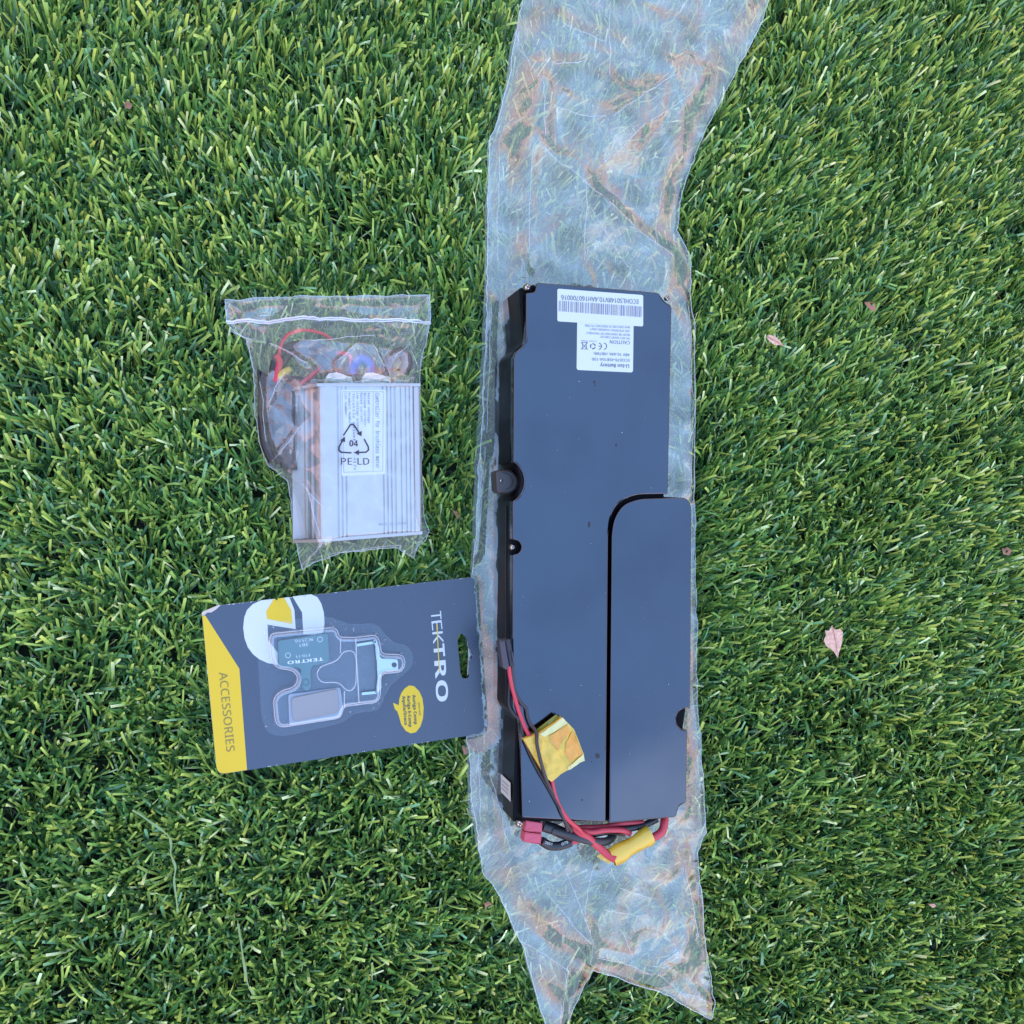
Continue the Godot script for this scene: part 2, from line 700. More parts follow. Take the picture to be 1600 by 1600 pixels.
func grass(feet: Array) -> void:
	var root := thing("artificial_grass", "short green artificial turf of flat square-cut blades under everything", "grass", Vector3.ZERO)
	root.set_meta("kind", "stuff")
	var kinds := [blade_mesh(0.15, 0.2, 1.0, 0.1), blade_mesh(0.3, -0.5, 1.0, 0.3), blade_mesh(0.05, 0.7, 0.8, 0.3), blade_mesh(0.3, -0.8, 1.0, -0.3), blade_mesh(0.5, 0.3, 0.6, 0.6)]
	var nap := FastNoiseLite.new()
	nap.frequency = 5.0
	nap.seed = 21
	var bare := FastNoiseLite.new()
	bare.frequency = 28.0
	bare.seed = 31
	var lo := P(-190, -190, 0.0)
	var hi := P(1790, 1790, 0.0)
	lo.z = P(1790, -190, 0.0).z
	var palette := [Color(0.50, 0.61, 0.13), Color(0.28, 0.45, 0.09), Color(0.10, 0.24, 0.06), Color(0.03, 0.095, 0.035), Color(0.22, 0.43, 0.2), Color(0.78, 0.86, 0.42)]
	var chance := [0.22, 0.26, 0.23, 0.17, 0.07, 0.05]
	var per := []
	for k in kinds.size():
		per.append([[], []])
	var n := 185000
	# tufts: blades rise in bundles
	var done := 0
	while done < n:
		var c := Vector2(rng.randf_range(lo.x, hi.x), rng.randf_range(lo.z, hi.z))
		if bare.get_noise_2dv(c) < -0.55 and rng.randf() < 0.5:
			continue
		var dir := -PI / 2 - 0.12 + nap.get_noise_2dv(c) * 1.5 + rng.randfn(0.0, 0.45)
		var lean0 := clampf(rng.randfn(0.42, 0.2), 0.0, 1.0)
		var bundle := rng.randi_range(3, 7)
		done += bundle
		for b in bundle:
			var q := c + Vector2(rng.randfn(0.0, 0.0022), rng.randfn(0.0, 0.0022))
			var d := dir + rng.randfn(0.0, 0.45)
			var lean := clampf(lean0 + rng.randfn(0.0, 0.2), -0.3, 1.25)
			var length := rng.randf_range(0.022, 0.035)
			var w := rng.randf_range(0.48, 0.88)
			var out := Vector3(cos(d), 0, sin(d))
			var axis := Vector3.UP * cos(lean) + out * sin(lean)
			var tip := q + flat2(axis) * length
			var limit := 1.0
			for foot in feet:
				if Geometry2D.is_point_in_polygon(q, foot) or Geometry2D.is_point_in_polygon(tip, foot) or Geometry2D.is_point_in_polygon(q + flat2(axis + out * 0.35) * length, foot) or Geometry2D.is_point_in_polygon(q.lerp(tip, 0.5), foot):
					limit = 0.0
			if limit == 0.0:
				# pressed down by what lies on it
				var most := REST - 0.005
				var reach := axis.y * length
				if reach > most * 0.85:
					var cl := clampf(most * 0.85 / length, 0.05, 0.95) * rng.randf_range(0.6, 1.0)
					axis = Vector3.UP * cl + out * sqrt(1.0 - cl * cl)
			var zdir := (out - axis * axis.dot(out)).normalized()
			if zdir.length() < 0.5:
				zdir = out
			# which way the flat of the blade looks
			var spin := rng.randfn(0.0, 0.75)
			zdir = zdir.rotated(axis, spin)
			var xdir := axis.cross(zdir).normalized()
			var t := Transform3D(Basis(xdir * length * w, axis * length, zdir * length * (1.0 if limit > 0.0 else 0.6)), Vector3(q.x, 0.0, q.y))
			var r := rng.randf()
			var col: Color = palette[0]
			for k in palette.size():
				r -= chance[k]
				if r <= 0.0:
					col = palette[k]
					break
			col = col * rng.randf_range(0.8, 1.35)
			col.a = 1.0
			var kind := rng.randi_range(0, kinds.size() - 1)
			per[kind][0].append(t)
			per[kind][1].append(col)
	for k in kinds.size():
		var mm := MultiMesh.new()
		mm.transform_format = MultiMesh.TRANSFORM_3D
		mm.use_colors = true
		mm.mesh = kinds[k]
		mm.instance_count = per[k][0].size()
		for i in per[k][0].size():
			mm.set_instance_transform(i, per[k][0][i])
			mm.set_instance_color(i, per[k][1][i])
		var o := MultiMeshInstance3D.new()
		o.name = "grass_blades"
		o.multimesh = mm
		o.material_override = M.blade
		o.set_meta("kind", "stuff")
		root.add_child(o, true)
	# curly thatch fibres down between the blades
	var mb := MB.new()
	var path := []
	for k in 7:
		path.append(Vector3(sin(k * 1.3) * 0.32, 0.12 * k + 0.1 * sin(k * 2.1), cos(k * 0.9) * 0.35))
	tube(mb, spline(path, 3), 0.025, 4)
	var mm := MultiMesh.new()
	mm.transform_format = MultiMesh.TRANSFORM_3D
	mm.use_colors = true
	mm.mesh = mb.mesh(Vector3.ZERO)
	mm.instance_count = 14000
	for i in 14000:
		var q := Vector3(rng.randf_range(lo.x, hi.x), 0.001, rng.randf_range(lo.z, hi.z))
		var bs := Basis(Vector3.UP, rng.randf() * TAU).rotated(Vector3.RIGHT, rng.randfn(0.9, 0.5)).rotated(Vector3.UP, rng.randf() * TAU)
		var sc := rng.randf_range(0.006, 0.012)
		mm.set_instance_transform(i, Transform3D(bs * sc, q))
		mm.set_instance_color(i, [Color(0.3, 0.27, 0.2), Color(0.2, 0.16, 0.1), Color(0.35, 0.35, 0.25)][rng.randi_range(0, 2)])
	var o := MultiMeshInstance3D.new()
	o.name = "thatch"
	o.multimesh = mm
	o.material_override = M.thatch
	o.set_meta("kind", "stuff")
	root.add_child(o, true)


# ---- the battery ----
func screw(x: float, y: float, h: float, r_px: float, parent: Node) -> void:
	var c := P(x, y, h)
	var r := P(x + r_px, y, h).distance_to(c)
	var mb := MB.new()
	var prof := [[1.0, -0.5], [1.0, 0.1], [0.85, 0.35], [0.45, 0.5], [0.0, 0.52]]
	var last := []
	for p in prof:
		var ids := []
		for k in 16:
			var a := TAU * k / 16
			var d := Vector3(cos(a), 0, sin(a))
			ids.append(mb.put(c + d * p[0] * r + Vector3.UP * p[1] * r, (d * p[0] + Vector3.UP * (1.2 - p[0])).normalized()))
		if last.size():
			for k in 16:
				var j := (k + 1) % 16
				mb.face(last[k], last[j], ids[j])
				if p[0] > 0.0:
					mb.face(last[k], ids[j], ids[k])
		last = ids
	var o := build(mb, "screw", M.screw_steel, parent)
	var sl := MB.new()
	for a in [0.6, 0.6 + PI / 2]:
		var u := Vector3(cos(a), 0, sin(a)) * r * 0.62
		var w := Vector3(-sin(a), 0, cos(a)) * r * 0.13
		var up := Vector3.UP * (r * 0.53 + (0.0 if a < 1.0 else 0.00003))
		sl.quad(c + up + u + w, c + up + u - w, c + up - u - w, c + up - u + w, Vector3.UP)
	build(sl, "screw_slot", M.slot_dark, o)


func battery() -> void:
	var seam := TOP - 0.007
	var root := thing("battery_pack", "long glossy black lithium battery with white labels lying on a clear plastic bag", "battery", P(930, 860, REST))
	var disc := arc_px(783, 752, 36, -58, 58)
	var small := arc_px(804, 855, 11, -90, 90, 8)
	var edge := [[816, 447, 2], [838, 441, 3], [1033, 457, 3], [1049, 478, 6], [1044, 776, 2], [1073, 777, 12], [1081, 790], [1079, 1106], [1074, 1142], [1073, 1254], [1056, 1277, 4], [950, 1288], [806, 1289, 3], [811, 1127, 6], [800, 1112, 8], [801, 783]]
	disc.reverse()
	edge.append_array(disc)
	edge.append_array([[802, 722], [803, 551, 8], [822, 534, 8]])
	var mb := MB.new()
	battery_foot = outline(edge, TOP)
	slab(mb, battery_foot, REST - 0.004, seam, 0.0015)
	build(mb, "case", M.case_black, root)

	# main cover, with its cut-outs for screws and cables
	var main := [[822, 458], [836, 456, 4], [839, 441, 4], [1030, 457, 5], [1037, 470, 7], [1050, 477, 5], [1044, 772, 2], [995, 773, 12], [968, 783, 14], [954, 806, 14], [951, 832, 10], [947, 1285, 2], [816, 1278, 3], [812, 1127, 6], [801, 1112, 8], [801, 868]]
	small.reverse()
	main.append_array(small)
	main.append_array([[801, 842], [801, 784, 4]])
	main.append_array(disc)
	main.append_array([[802, 721, 4], [803, 552, 10], [822, 536, 10]])
	mb = MB.new()
	slab(mb, outline(main, TOP), seam - 0.001, TOP, 0.0012)
	build(mb, "main_cover", M.gloss_black, root)

	var side := [[1000, 779, 10], [1072, 777, 10], [1081, 788, 10], [1079, 1106, 3]]
	var notch := arc_px(1074, 1124, 17, -78, -270, 12)
	side.append_array(notch)
	side.append_array([[1074, 1144], [1073, 1254, 4], [1061, 1260, 5], [1057, 1277, 4], [952, 1287, 2], [956, 834, 10], [960, 810, 12], [974, 788, 12]])
	mb = MB.new()
	slab(mb, outline(side, TOP), seam - 0.001, TOP, 0.0012)
	build(mb, "side_cover", M.gloss_black, root)

	# brown tab down in the round cable pocket
	mb = MB.new()
	slab(mb, outline([[774, 735, 6], [800, 733, 10], [812, 748, 8], [810, 764, 8], [797, 773, 8], [776, 770, 6]], TOP - 0.016), TOP - 0.03, TOP - 0.016, 0.002)
	build(mb, "cable_pocket", M.pocket_brown, root)
	mb = MB.new()
	ribbon(mb, arc_px(788, 752, 13, -100, 80, 10), 1.6, TOP - 0.0157)
	build(mb, "pocket_ring", M.gap_black, root)

	screw(824, 449, TOP - 0.004, 6.0, root)
	screw(1042, 466, TOP - 0.005, 4.0, root)
	screw(801, 855, TOP - 0.004, 5.0, root)
	screw(783, 751, TOP - 0.0155, 2.6, root)
	screw(812, 1287, TOP - 0.004, 6.0, root)

	# thin mould line along the near wall
	mb = MB.new()
	var wl := []
	for p in [[801, 1105], [801, 1000], [801, 880], [801, 790]]:
		wl.append(P(p[0], p[1], TOP) + Vector3(-0.0004, -0.016, 0))
	tube(mb, spline(wl, 3), 0.0004, 5)
	build(mb, "mould_line", M.gap_black, root)

	# labels
	var lab := TOP + 0.0003
	var l1 := flat_patch([[871, 451, 3], [1005, 461, 3], [1005, 510, 3], [871, 502, 3]], lab + 0.0002, "barcode_label", M.label_white, root, 0.0005)
	l1.set_meta("label", "white label with a barcode and serial number")
	mb = MB.new()
	var mt := MB.new()
	var x := 0.0
	var bars := RandomNumberGenerator.new()
	bars.seed = 5
	while x < 129.0:
		var w: float = [0.8, 1.1, 1.7, 2.2][bars.randi_range(0, 3)]
		var px := 873.5 + x
		var y0 := 470.0 + x * 0.072
		ribbon(mb if bars.randf() < 0.75 else mt, [[px + w / 2, y0], [px + w / 2 - 0.5, y0 + 16.0]], w, lab + 0.00035)
		x += w + [0.9, 1.2, 1.9][bars.randi_range(0, 2)]
	build(mb, "barcode", M.bar_grey, l1)
	build(mt, "barcode", M.bar_tan, l1)
	text("ECOHLS0148V10.4AH160700016", [997.5, 468], [877, 461], 7.0, lab + 0.0004, M.print_grey, l1)
	var l2 := flat_patch([[902, 502, 1], [990, 508, 1], [989, 582, 4], [901, 578, 4]], lab, "battery_label", M.label_white, root, 0.0003)
	l2.set_meta("label", "white square label with battery ratings and symbols")
	var lp := lab + 0.00012
	text("MAY EXPLODE IF DISPOSED TO FIRE", [984, 510], [914, 507], 3.1, lp, M.print_faint, l2)
	text("USE SPECIFIED CHARGER ONLY", [984, 516], [922, 512.5], 3.1, lp, M.print_faint, l2)
	text("MUST BE DISPOSED OF PROPERLY", [984, 522], [916, 518.5], 3.1, lp, M.print_faint, l2)
	text("DO NOT SHORT CIRCUIT", [984, 527.5], [938, 524.5], 3.1, lp, M.print_faint, l2)
	text("CAUTION", [984, 533], [953, 531.5], 5.2, lp, M.print_grey, l2)
	text("48V 10.4Ah /487Wh", [984, 552.5], [928, 550], 4.2, lp, M.print_grey, l2)
	text("ECO079-4S8104-100", [983.5, 561], [925, 559], 4.2, lp, M.print_grey, l2)
	text("Li-Ion Battery", [983, 569.5], [938, 568], 5.2, lp, M.print_grey, l2, "bold")
	text("Li-ion", [932, 532.5], [921, 532], 2.0, lp, M.print_faint, l2)
	mb = MB.new()
	# CE mark, seen upside down
	ribbon(mb, arc_px(943.0, 541, 5.0, -80, 80, 9), 1.3, lp)
	ribbon(mb, arc_px(935.0, 541, 5.0, -80, 80, 9), 1.3, lp)
	ribbon(mb, [[935.5, 541], [939.5, 541]], 1.2, lp)
	# recycling loop: three arrows
	for k in 3:
		var a0 := k * 120.0 + 20.0
		ribbon(mb, arc_px(926.5, 541, 3.8, a0, a0 + 80, 5), 1.7, lp)
		var e: Array = arc_px(926.5, 541, 3.8, a0 + 95, a0 + 95, 1)[0]
		var s: Array = arc_px(926.5, 541, 5.4, a0 + 72, a0 + 72, 1)[0]
		var i: Array = arc_px(926.5, 541, 2.2, a0 + 72, a0 + 72, 1)[0]
		mb.tri(P(e[0], e[1], lp), P(s[0], s[1], lp), P(i[0], i[1], lp), Vector3.UP)
	# crossed-out bin, upside down: bar above, tapered bin, cross
	ribbon(mb, [[908, 532.3], [918.5, 533]], 0.9, lp)
	ribbon(mb, [[909.5, 535], [917.0, 535]], 0.8, lp)
	ribbon(mb, [[910.5, 535], [910, 545], [916.5, 545.5], [916, 535]], 0.9, lp)
	ribbon(mb, [[908, 535], [918.5, 546]], 0.9, lp + 0.00003)
	ribbon(mb, [[908, 546], [918.5, 535]], 0.9, lp + 0.00006)
	build(mb, "symbols", M.print_grey, l2)

	# sticker on the near wall
	mb = MB.new()
	var wt := P(807.0, 1231, TOP)
	var wb := P(806.1, 1260, TOP)
	var o1 := Vector3(-0.0005, 0, 0)
	mb.quad(wt + o1 + Vector3.DOWN * 0.041, wt + o1 + Vector3.DOWN * 0.014, wb + o1 + Vector3.DOWN * 0.012, wb + o1 + Vector3.DOWN * 0.039, Vector3.LEFT)
	var stk := build(mb, "side_sticker", M.label_white, root)
	mb = MB.new()
	for k in 3:
		var a := wt.lerp(wb, 0.25 + 0.22 * k) + Vector3(-0.0007, 0, 0)
		var b := wt.lerp(wb, 0.31 + 0.22 * k) + Vector3(-0.0007, 0, 0)
		mb.quad(a + Vector3.DOWN * 0.037, a + Vector3.DOWN * 0.019, b + Vector3.DOWN * 0.019, b + Vector3.DOWN * 0.037, Vector3.LEFT)
	build(mb, "sticker_print", M.print_faint, stk)

	# scuffs and crumbs on the cover
	for q in [[921, 820, 2.2, 5.0], [934, 1181, 3.6, 4.2], [929, 597, 1.6, 2.6], [963, 695, 1.2, 3.2], [925, 1191, 1.0, 1.2], [910, 1250, 1.2, 1.5], [930, 602, 0.8, 1.6]]:
		var r := RandomNumberGenerator.new()
		r.seed = int(q[0])
		var pts := []
		for k in 9:
			var a := TAU * k / 9
			pts.append([q[0] + cos(a) * q[2] * r.randf_range(0.6, 1.1), q[1] + sin(a) * q[3] * r.randf_range(0.6, 1.1)])
		flat_patch(pts, TOP + 0.0003, "scuff", M.scuff, root, 0.0003)
	for q in [[827, 1252, 0.9], [908, 1071, 0.8], [972, 676, 0.9], [905, 596, 0.9], [1045, 1069, 0.8], [860, 1078, 0.6]]:
		flat_patch(arc_px(q[0], q[1], q[2] * 0.65, 0, 300, 5), TOP + 0.0003, "crumb", M.label_white, root, 0.0003)

	var dust := MB.new()
	for k in 55:
		var q := P(rng.randf_range(812, 1040) if k < 35 else rng.randf_range(965, 1070), rng.randf_range(600, 1110) if k < 35 else rng.randf_range(800, 1250), TOP + 0.00025)
		var rr := rng.randf_range(0.00015, 0.0005)
		var st := rng.randf_range(1.0, 4.0) if k % 5 == 0 else 1.0
		var an := rng.randf() * TAU
		var u := Vector3(cos(an), 0, sin(an)) * rr * st
		var w := Vector3(-sin(an), 0, cos(an)) * rr
		dust.tri(q + u, q + w, q - u, Vector3.UP)
		dust.tri(q + u, q - u, q - w * 0.6, Vector3.UP)
	build(dust, "dust", M.dust_grey, root).set_meta("kind", "stuff")

	# wires over the cover
	var t := TOP + 0.0018
	wire([[795, 1040, t + .001], [797, 1056, t], [802, 1080, t], [811, 1112, t], [821, 1138, t + .001], [833, 1158, t + .003]], 0.0015, "red_wire", M.wire_red, root)
	wire([[862, 1216, t + .003], [866, 1238, t], [874, 1260, t], [887, 1280, t], [903, 1294, t - .003], [912, 1304, t - .008]], 0.0015, "red_wire", M.wire_red, root)
	wire([[801, 1038, t + .001], [801, 1052, t], [804, 1078, t], [814, 1098, t], [822, 1107, t], [824, 1120, t], [829, 1132, t + .001], [838, 1144, t + .006], [839, 1163, t + .0105], [845, 1190, t + .0105], [852, 1214, t + .0075], [858, 1228, t + .003], [866, 1242, t], [880, 1276, t], [893, 1299, t - .006]], 0.0013, "black_wire", M.sleeve_black, root)
	wire([[797, 1062, t - .003], [796, 1080, t - .006], [796, 1103, t - .004], [804, 1117, t - .001], [814, 1126, t], [817, 1148, t], [829, 1180, t], [842, 1205, t], [862, 1240, t], [878, 1270, t], [887, 1298, t - .005]], 0.0013, "black_wire", M.wire_black, root)
	# small two-pin connector
	mb = MB.new()
	slab(mb, outline([[780, 1002, 2], [789, 1000, 1], [796, 1042, 2], [792, 1047, 2], [786, 1044, 2]], t + .004), t - .005, t + .004, 0.0008)
	var con := build(mb, "wire_connector", M.plug_dark, root)
	mb = MB.new()
	slab(mb, outline([[789, 1000, 1], [797, 998, 2], [801, 1019, 1], [804, 1034, 2], [802, 1041, 2], [796, 1042, 1]], t + .003), t - .005, t + .003, 0.0008)
	build(mb, "connector_latch", M.plug_black, con)
	mb = MB.new()
	slab(mb, outline([[799, 1018], [801, 1018], [804, 1034], [802, 1035]], t + .0045), t, t + .0045, 0.0003)
	build(mb, "connector_ridge", M.plug_dark, con)

	# yellow tape wrapped round a joint on the cover
	var crk := func(p: Vector2) -> float: return TOP + 0.0072 + 0.22 * facets(p, 0.014) + 0.0012 * wr.get_noise_2d(p.x * 4.0, p.y * 4.0)
	mb = MB.new()
	var tape_pts := [[818, 1155], [840, 1147], [879, 1121], [896, 1139], [911, 1177], [913, 1188], [875, 1209], [861, 1221], [854, 1216]]
	var tp := outline(tape_pts, TOP + .007)
	slab(mb, tp, TOP + 0.0008, TOP + 0.0066, 0.0018)
	crumple(mb, tape_pts, TOP + .0075, 0.0013, crk)
	var tape := build(mb, "yellow_tape", M.tape_yellow, root)
	mb = MB.new()
	crumple(mb, [[835, 1141], [868, 1116], [877, 1124], [838, 1150]], TOP + .004, 0.003, func(p: Vector2) -> float: return TOP + 0.005 + 0.0008 * wr2.get_noise_2d(p.x * 9.0, p.y * 9.0))
	build(mb, "tape_flap", M.tape_olive, tape)
	mb = MB.new()
	crumple(mb, [[842, 1147], [879, 1121], [887, 1130], [851, 1151]], TOP + .009, 0.0013, func(p: Vector2) -> float: return crk.call(p) + 0.0012)
	build(mb, "tape_edge", M.tape_pale, tape)
	mb = MB.new()
	crumple(mb, [[886, 1199], [911, 1178], [913, 1188], [888, 1203]], TOP + .009, 0.0013, func(p: Vector2) -> float: return crk.call(p) + 0.0012)
	build(mb, "tape_edge", M.tape_pale, tape)
	mb = MB.new()
	crumple(mb, [[858, 1150], [887, 1133], [890, 1144], [877, 1160], [872, 1172], [861, 1160]], TOP + .009, 0.0013, func(p: Vector2) -> float: return crk.call(p) + 0.0007)
	build(mb, "tape_layer", M.tape_orange, tape)
	mb = MB.new()
	crumple(mb, [[884, 1160], [895, 1142], [910, 1177], [890, 1190], [882, 1175]], TOP + .009, 0.0013, func(p: Vector2) -> float: return crk.call(p) + 0.0007)
	build(mb, "tape_layer", M.tape_orange, tape)

	# plug and leads past the near end
	var e := TOP - 0.010
	mb = MB.new()
	slab(mb, outline([[822, 1282, 1], [848, 1286, 1], [847, 1302, 1], [820, 1299, 1]], e + .004), e - .005, e + .004, 0.0007)
	slab(mb, outline([[820, 1300.5, 1], [847, 1303.5, 1], [845, 1320, 1], [818, 1316, 1]], e + .004), e - .005, e + .004, 0.0007)
	var plug := build(mb, "power_plug", M.plug_red, root)
	mb = MB.new()
	for q in [[824, 1301], [832, 1302], [840, 1303]]:
		ribbon(mb, [[q[0] - 3.0, q[1]], [q[0] + 3.0, q[1] + 0.4]], 1.2, e + .0042)
	build(mb, "plug_groove", M.wire_red, plug)
	wire([[848, 1290, e - .002], [866, 1296, e - .002], [880, 1302, e - .002], [893, 1306, e - .001]], 0.0042, "heat_shrink", M.wire_black, root)
	wire([[862, 1297, e], [885, 1303, e + .001], [906, 1310, e + .002], [930, 1315, e], [949, 1314, e - .004], [958, 1306, e - .010]], 0.0031, "thick_black_wire", M.sleeve_black, root)
	wire([[846, 1314, e - .002], [858, 1321, e - .003], [872, 1322, e - .003], [886, 1318, e - .003], [892, 1316, e - .003]], 0.0033, "heat_shrink", M.wire_black, root)
	wire([[890, 1316, e - .003], [898, 1313, e - .003], [907, 1311, e - .004]], 0.0027, "red_wire", M.wire_red, root)
	text("2651", [851, 1318], [862, 1321], 4.0, e + .0008, M.label_white, root)
	text("079", [878, 1321], [888, 1317.5], 4.0, e + .0010, M.label_white, root)
	wire([[893, 1288, e + .002], [905, 1300, e + .003], [918, 1308, e + .002], [935, 1323, e], [950, 1336, e + .001], [962, 1343, e + .004]], 0.0028, "thick_red_wire", M.wire_red, root)
	wire([[905, 1298, e + .001], [925, 1300, e], [945, 1297, e], [970, 1297, e], [984, 1302, e - .003]], 0.0022, "red_wire", M.wire_red, root)
	wire([[900, 1293, e - .004], [940, 1292, e - .004], [975, 1286, e - .004], [1005, 1285, e - .005]], 0.002, "red_wire", M.wire_red, root)
	wire([[898, 1298, e - .006], [930, 1297, e - .004], [965, 1296, e - .003], [1000, 1291, e - .004], [1026, 1280, e - .006]], 0.0026, "thick_black_wire", M.wire_black, root)
	wire([[905, 1312, e - .008], [930, 1304, e - .004], [950, 1301, e - .006], [975, 1303, e - .012]], 0.002, "black_wire", M.wire_black, root)
	wire([[1038, 1272, e - .008], [1038, 1285, e - .004], [1034, 1299, e - .002], [1022, 1308, e - .001], [1014, 1310, e]], 0.0031, "thick_red_wire", M.wire_red, root)
	# second tape bundle
	var b0 := P(956, 1340, e)
	var b1 := P(1017, 1304, e)
	mb = MB.new()
	var ax := (b1 - b0)
	var ac := ax.normalized()
	var side_v := ac.cross(Vector3.UP).normalized()
	var last := []
	for j in 15:
		var u := j / 14.0
		var ids := []
		for k in 14:
			var a := TAU * k / 14
			var wob := 1.0 + 0.16 * wr2.get_noise_3d(u * 0.25, cos(a) * 0.06, sin(a) * 0.06)
			var d := side_v * cos(a) * 1.15 + Vector3.UP * sin(a) * 0.75
			ids.append(mb.put(b0 + ax * u + d * 0.0061 * wob * (1.0 + 0.12 * sin(u * 9.0)), (side_v * cos(a) + Vector3.UP * sin(a)).normalized()))
		if last.size():
			for k in 14:
				var j2 := (k + 1) % 14
				mb.face(last[k], last[j2], ids[j2])
				mb.face(last[k], ids[j2], ids[k])
		last = ids
	crumple(mb, [[935, 1341], [952, 1328], [962, 1334], [967, 1343], [955, 1353]], e, 0.003, func(p: Vector2) -> float: return e - 0.004 + 0.001 * wr2.get_noise_2d(p.x * 9.0, p.y * 9.0))
	build(mb, "yellow_tape", M.tape_yellow, root)


# ---- the long clear bag under and round the battery ----
const BAG_EDGE := [[858, -150], [822, -20], [808, 25], [800, 58], [795, 110], [776, 185], [763, 225], [760, 300], [758, 420], [756, 480], [752, 560], [745, 700], [737, 860], [732, 1000], [730, 1120], [730, 1190], [733, 1240], [742, 1300], [752, 1360], [780, 1400], [812, 1470], [832, 1540], [850, 1600], [862, 1640], [884, 1600], [914, 1520], [917, 1506], [950, 1519], [985, 1530], [1040, 1549], [1070, 1567], [1105, 1588], [1112, 1565], [1108, 1520], [1098, 1480], [1095, 1420], [1085, 1330], [1098, 1300], [1098, 1265], [1090, 1150], [1084, 1080], [1086, 1000], [1082, 850], [1083, 750], [1080, 560], [1081, 500], [1073, 470], [1075, 400], [1053, 362], [1062, 300], [1095, 210], [1150, 110], [1185, 40], [1202, -10], [1270, -150]]
const MAIN_ROWS := [
	[[858, -150], [1270, -150]], [[822, -20], [1206, -20]], [[800, 58], [1178, 58]], [[795, 110], [1150, 110]], [[776, 185], [1108, 185]], [[763, 225], [1088, 225]], [[760, 300], [1062, 300]], [[759, 362], [1053, 362]], [[758, 400], [1075, 400]],
	[[757, 470], [1073, 470]], [[755, 500], [1081, 500]], [[752, 560], [1080, 560]], [[745, 700], [1082, 700]], [[742, 750], [1083, 750]], [[737, 860], [1082, 860]], [[732, 1000], [1086, 1000]], [[731, 1080], [1084, 1080]], [[730, 1150], [1090, 1150]], [[730, 1190], [1093, 1190]], [[733, 1265], [1098, 1265]], [[742, 1300], [1098, 1300]], [[748, 1335], [1085, 1335]], [[756, 1365], [1088, 1365]], [[780, 1400], [1094, 1400]], [[802, 1448], [915, 1452], [1096, 1448]]]
const LEFT_ROWS := [[[802, 1448], [915, 1452]], [[812, 1470], [917, 1506]], [[832, 1540], [906, 1540]], [[850, 1600], [884, 1600]], [[860, 1638], [864, 1640]]]
const RIGHT_ROWS := [[[915, 1452], [1005, 1450], [1096, 1448]], [[917, 1480], [1005, 1490], [1100, 1490]], [[917, 1506], [950, 1519], [985, 1530], [1040, 1549], [1070, 1567], [1108, 1530]], [[917, 1507], [950, 1520], [985, 1531], [1040, 1550], [1071, 1568], [1106, 1588]]]
# the folds one sees: [x0, y0, x1, y1, height in mm, half width in px, sharpness]
const FOLDS := [
	[800, 60, 830, 150, 9, 18], [830, 150, 835, 240, 8, 16], [830, 250, 930, 330, 11, 17], [930, 330, 1045, 418, 10, 16], [1060, 165, 985, 215, 8, 20], [985, 215, 912, 285, 9, 20],
	[868, 55, 940, 85, 9, 22], [850, 120, 905, 112, 10, 20], [845, 185, 935, 205, 12, 24], [935, 205, 985, 168, 10, 22], [985, 168, 1045, 130, 8, 22], [940, 20, 935, 150, 6, 34],
	[818, 240, 815, 420, 7, 12], [775, 250, 772, 430, 6, 10], [895, 300, 900, 430, 5, 18], [1020, 310, 1010, 410, 5, 26], [900, 340, 980, 440, 6, 20],
	[870, 1340, 900, 1440, 9, 16], [900, 1440, 916, 1505, 10, 14], [915, 1335, 890, 1420, 8, 24], [840, 1380, 905, 1455, 6, 14], [810, 1465, 880, 1500, 9, 14], [870, 1490, 872, 1590, 8, 12],
	[925, 1400, 985, 1415, 7, 16], [950, 1430, 980, 1490, 6, 16], [920, 1482, 1010, 1505, 9, 12], [1010, 1490, 1055, 1455, 10, 12], [1010, 1500, 1060, 1550, 9, 14], [1060, 1540, 1105, 1560, 9, 12], [1062, 1350, 1085, 1470, 7, 18], [950, 1370, 1010, 1395, 6, 18],
	[762, 480, 755, 700, 14, 10], [752, 700, 742, 860, 13, 9], [742, 1160, 746, 1290, 9, 14], [760, 1200, 790, 1330, 7, 14], [1068, 480, 1072, 640, 12, 10], [1073, 640, 1072, 770, 12, 8]]
var fold_world := []


func seg_dist(p: Vector2, a: Vector2, b: Vector2) -> float:
	return p.distance_to(Geometry2D.get_closest_point_to_segment(p, a, b))


var edge_world := PackedVector2Array()
var bat_hull := PackedVector2Array()
var card_poly := PackedVector2Array()
var card_lo := Vector2.ZERO
var card_hi := Vector2.ZERO
var bat_lo := Vector2.ZERO
var bat_hi := Vector2.ZERO


func inset_of(p: Vector2) -> float:
	var d := 1.0
	for k in edge_world.size() - 1:
		d = minf(d, seg_dist(p, edge_world[k], edge_world[k + 1]))
	return d


# crumpled film: flat facets that meet in straight creases
func facets(p: Vector2, size: float) -> float:
	var w := p + Vector2(wr2.get_noise_2d(p.x * 0.35 + 3.0, p.y * 0.35), wr2.get_noise_2d(p.x * 0.35, p.y * 0.35 + 7.0)) * 0.03
	var h := 0.0
	for k in 4:
		var d := Vector2.from_angle(0.4 + k * 0.83)
		var l: float = size * [1.0, 0.62, 0.8, 1.3][k]
		h += l * absf(fposmod(w.dot(d) / l + k * 0.37, 1.0) - 0.5)
	return h * 0.5


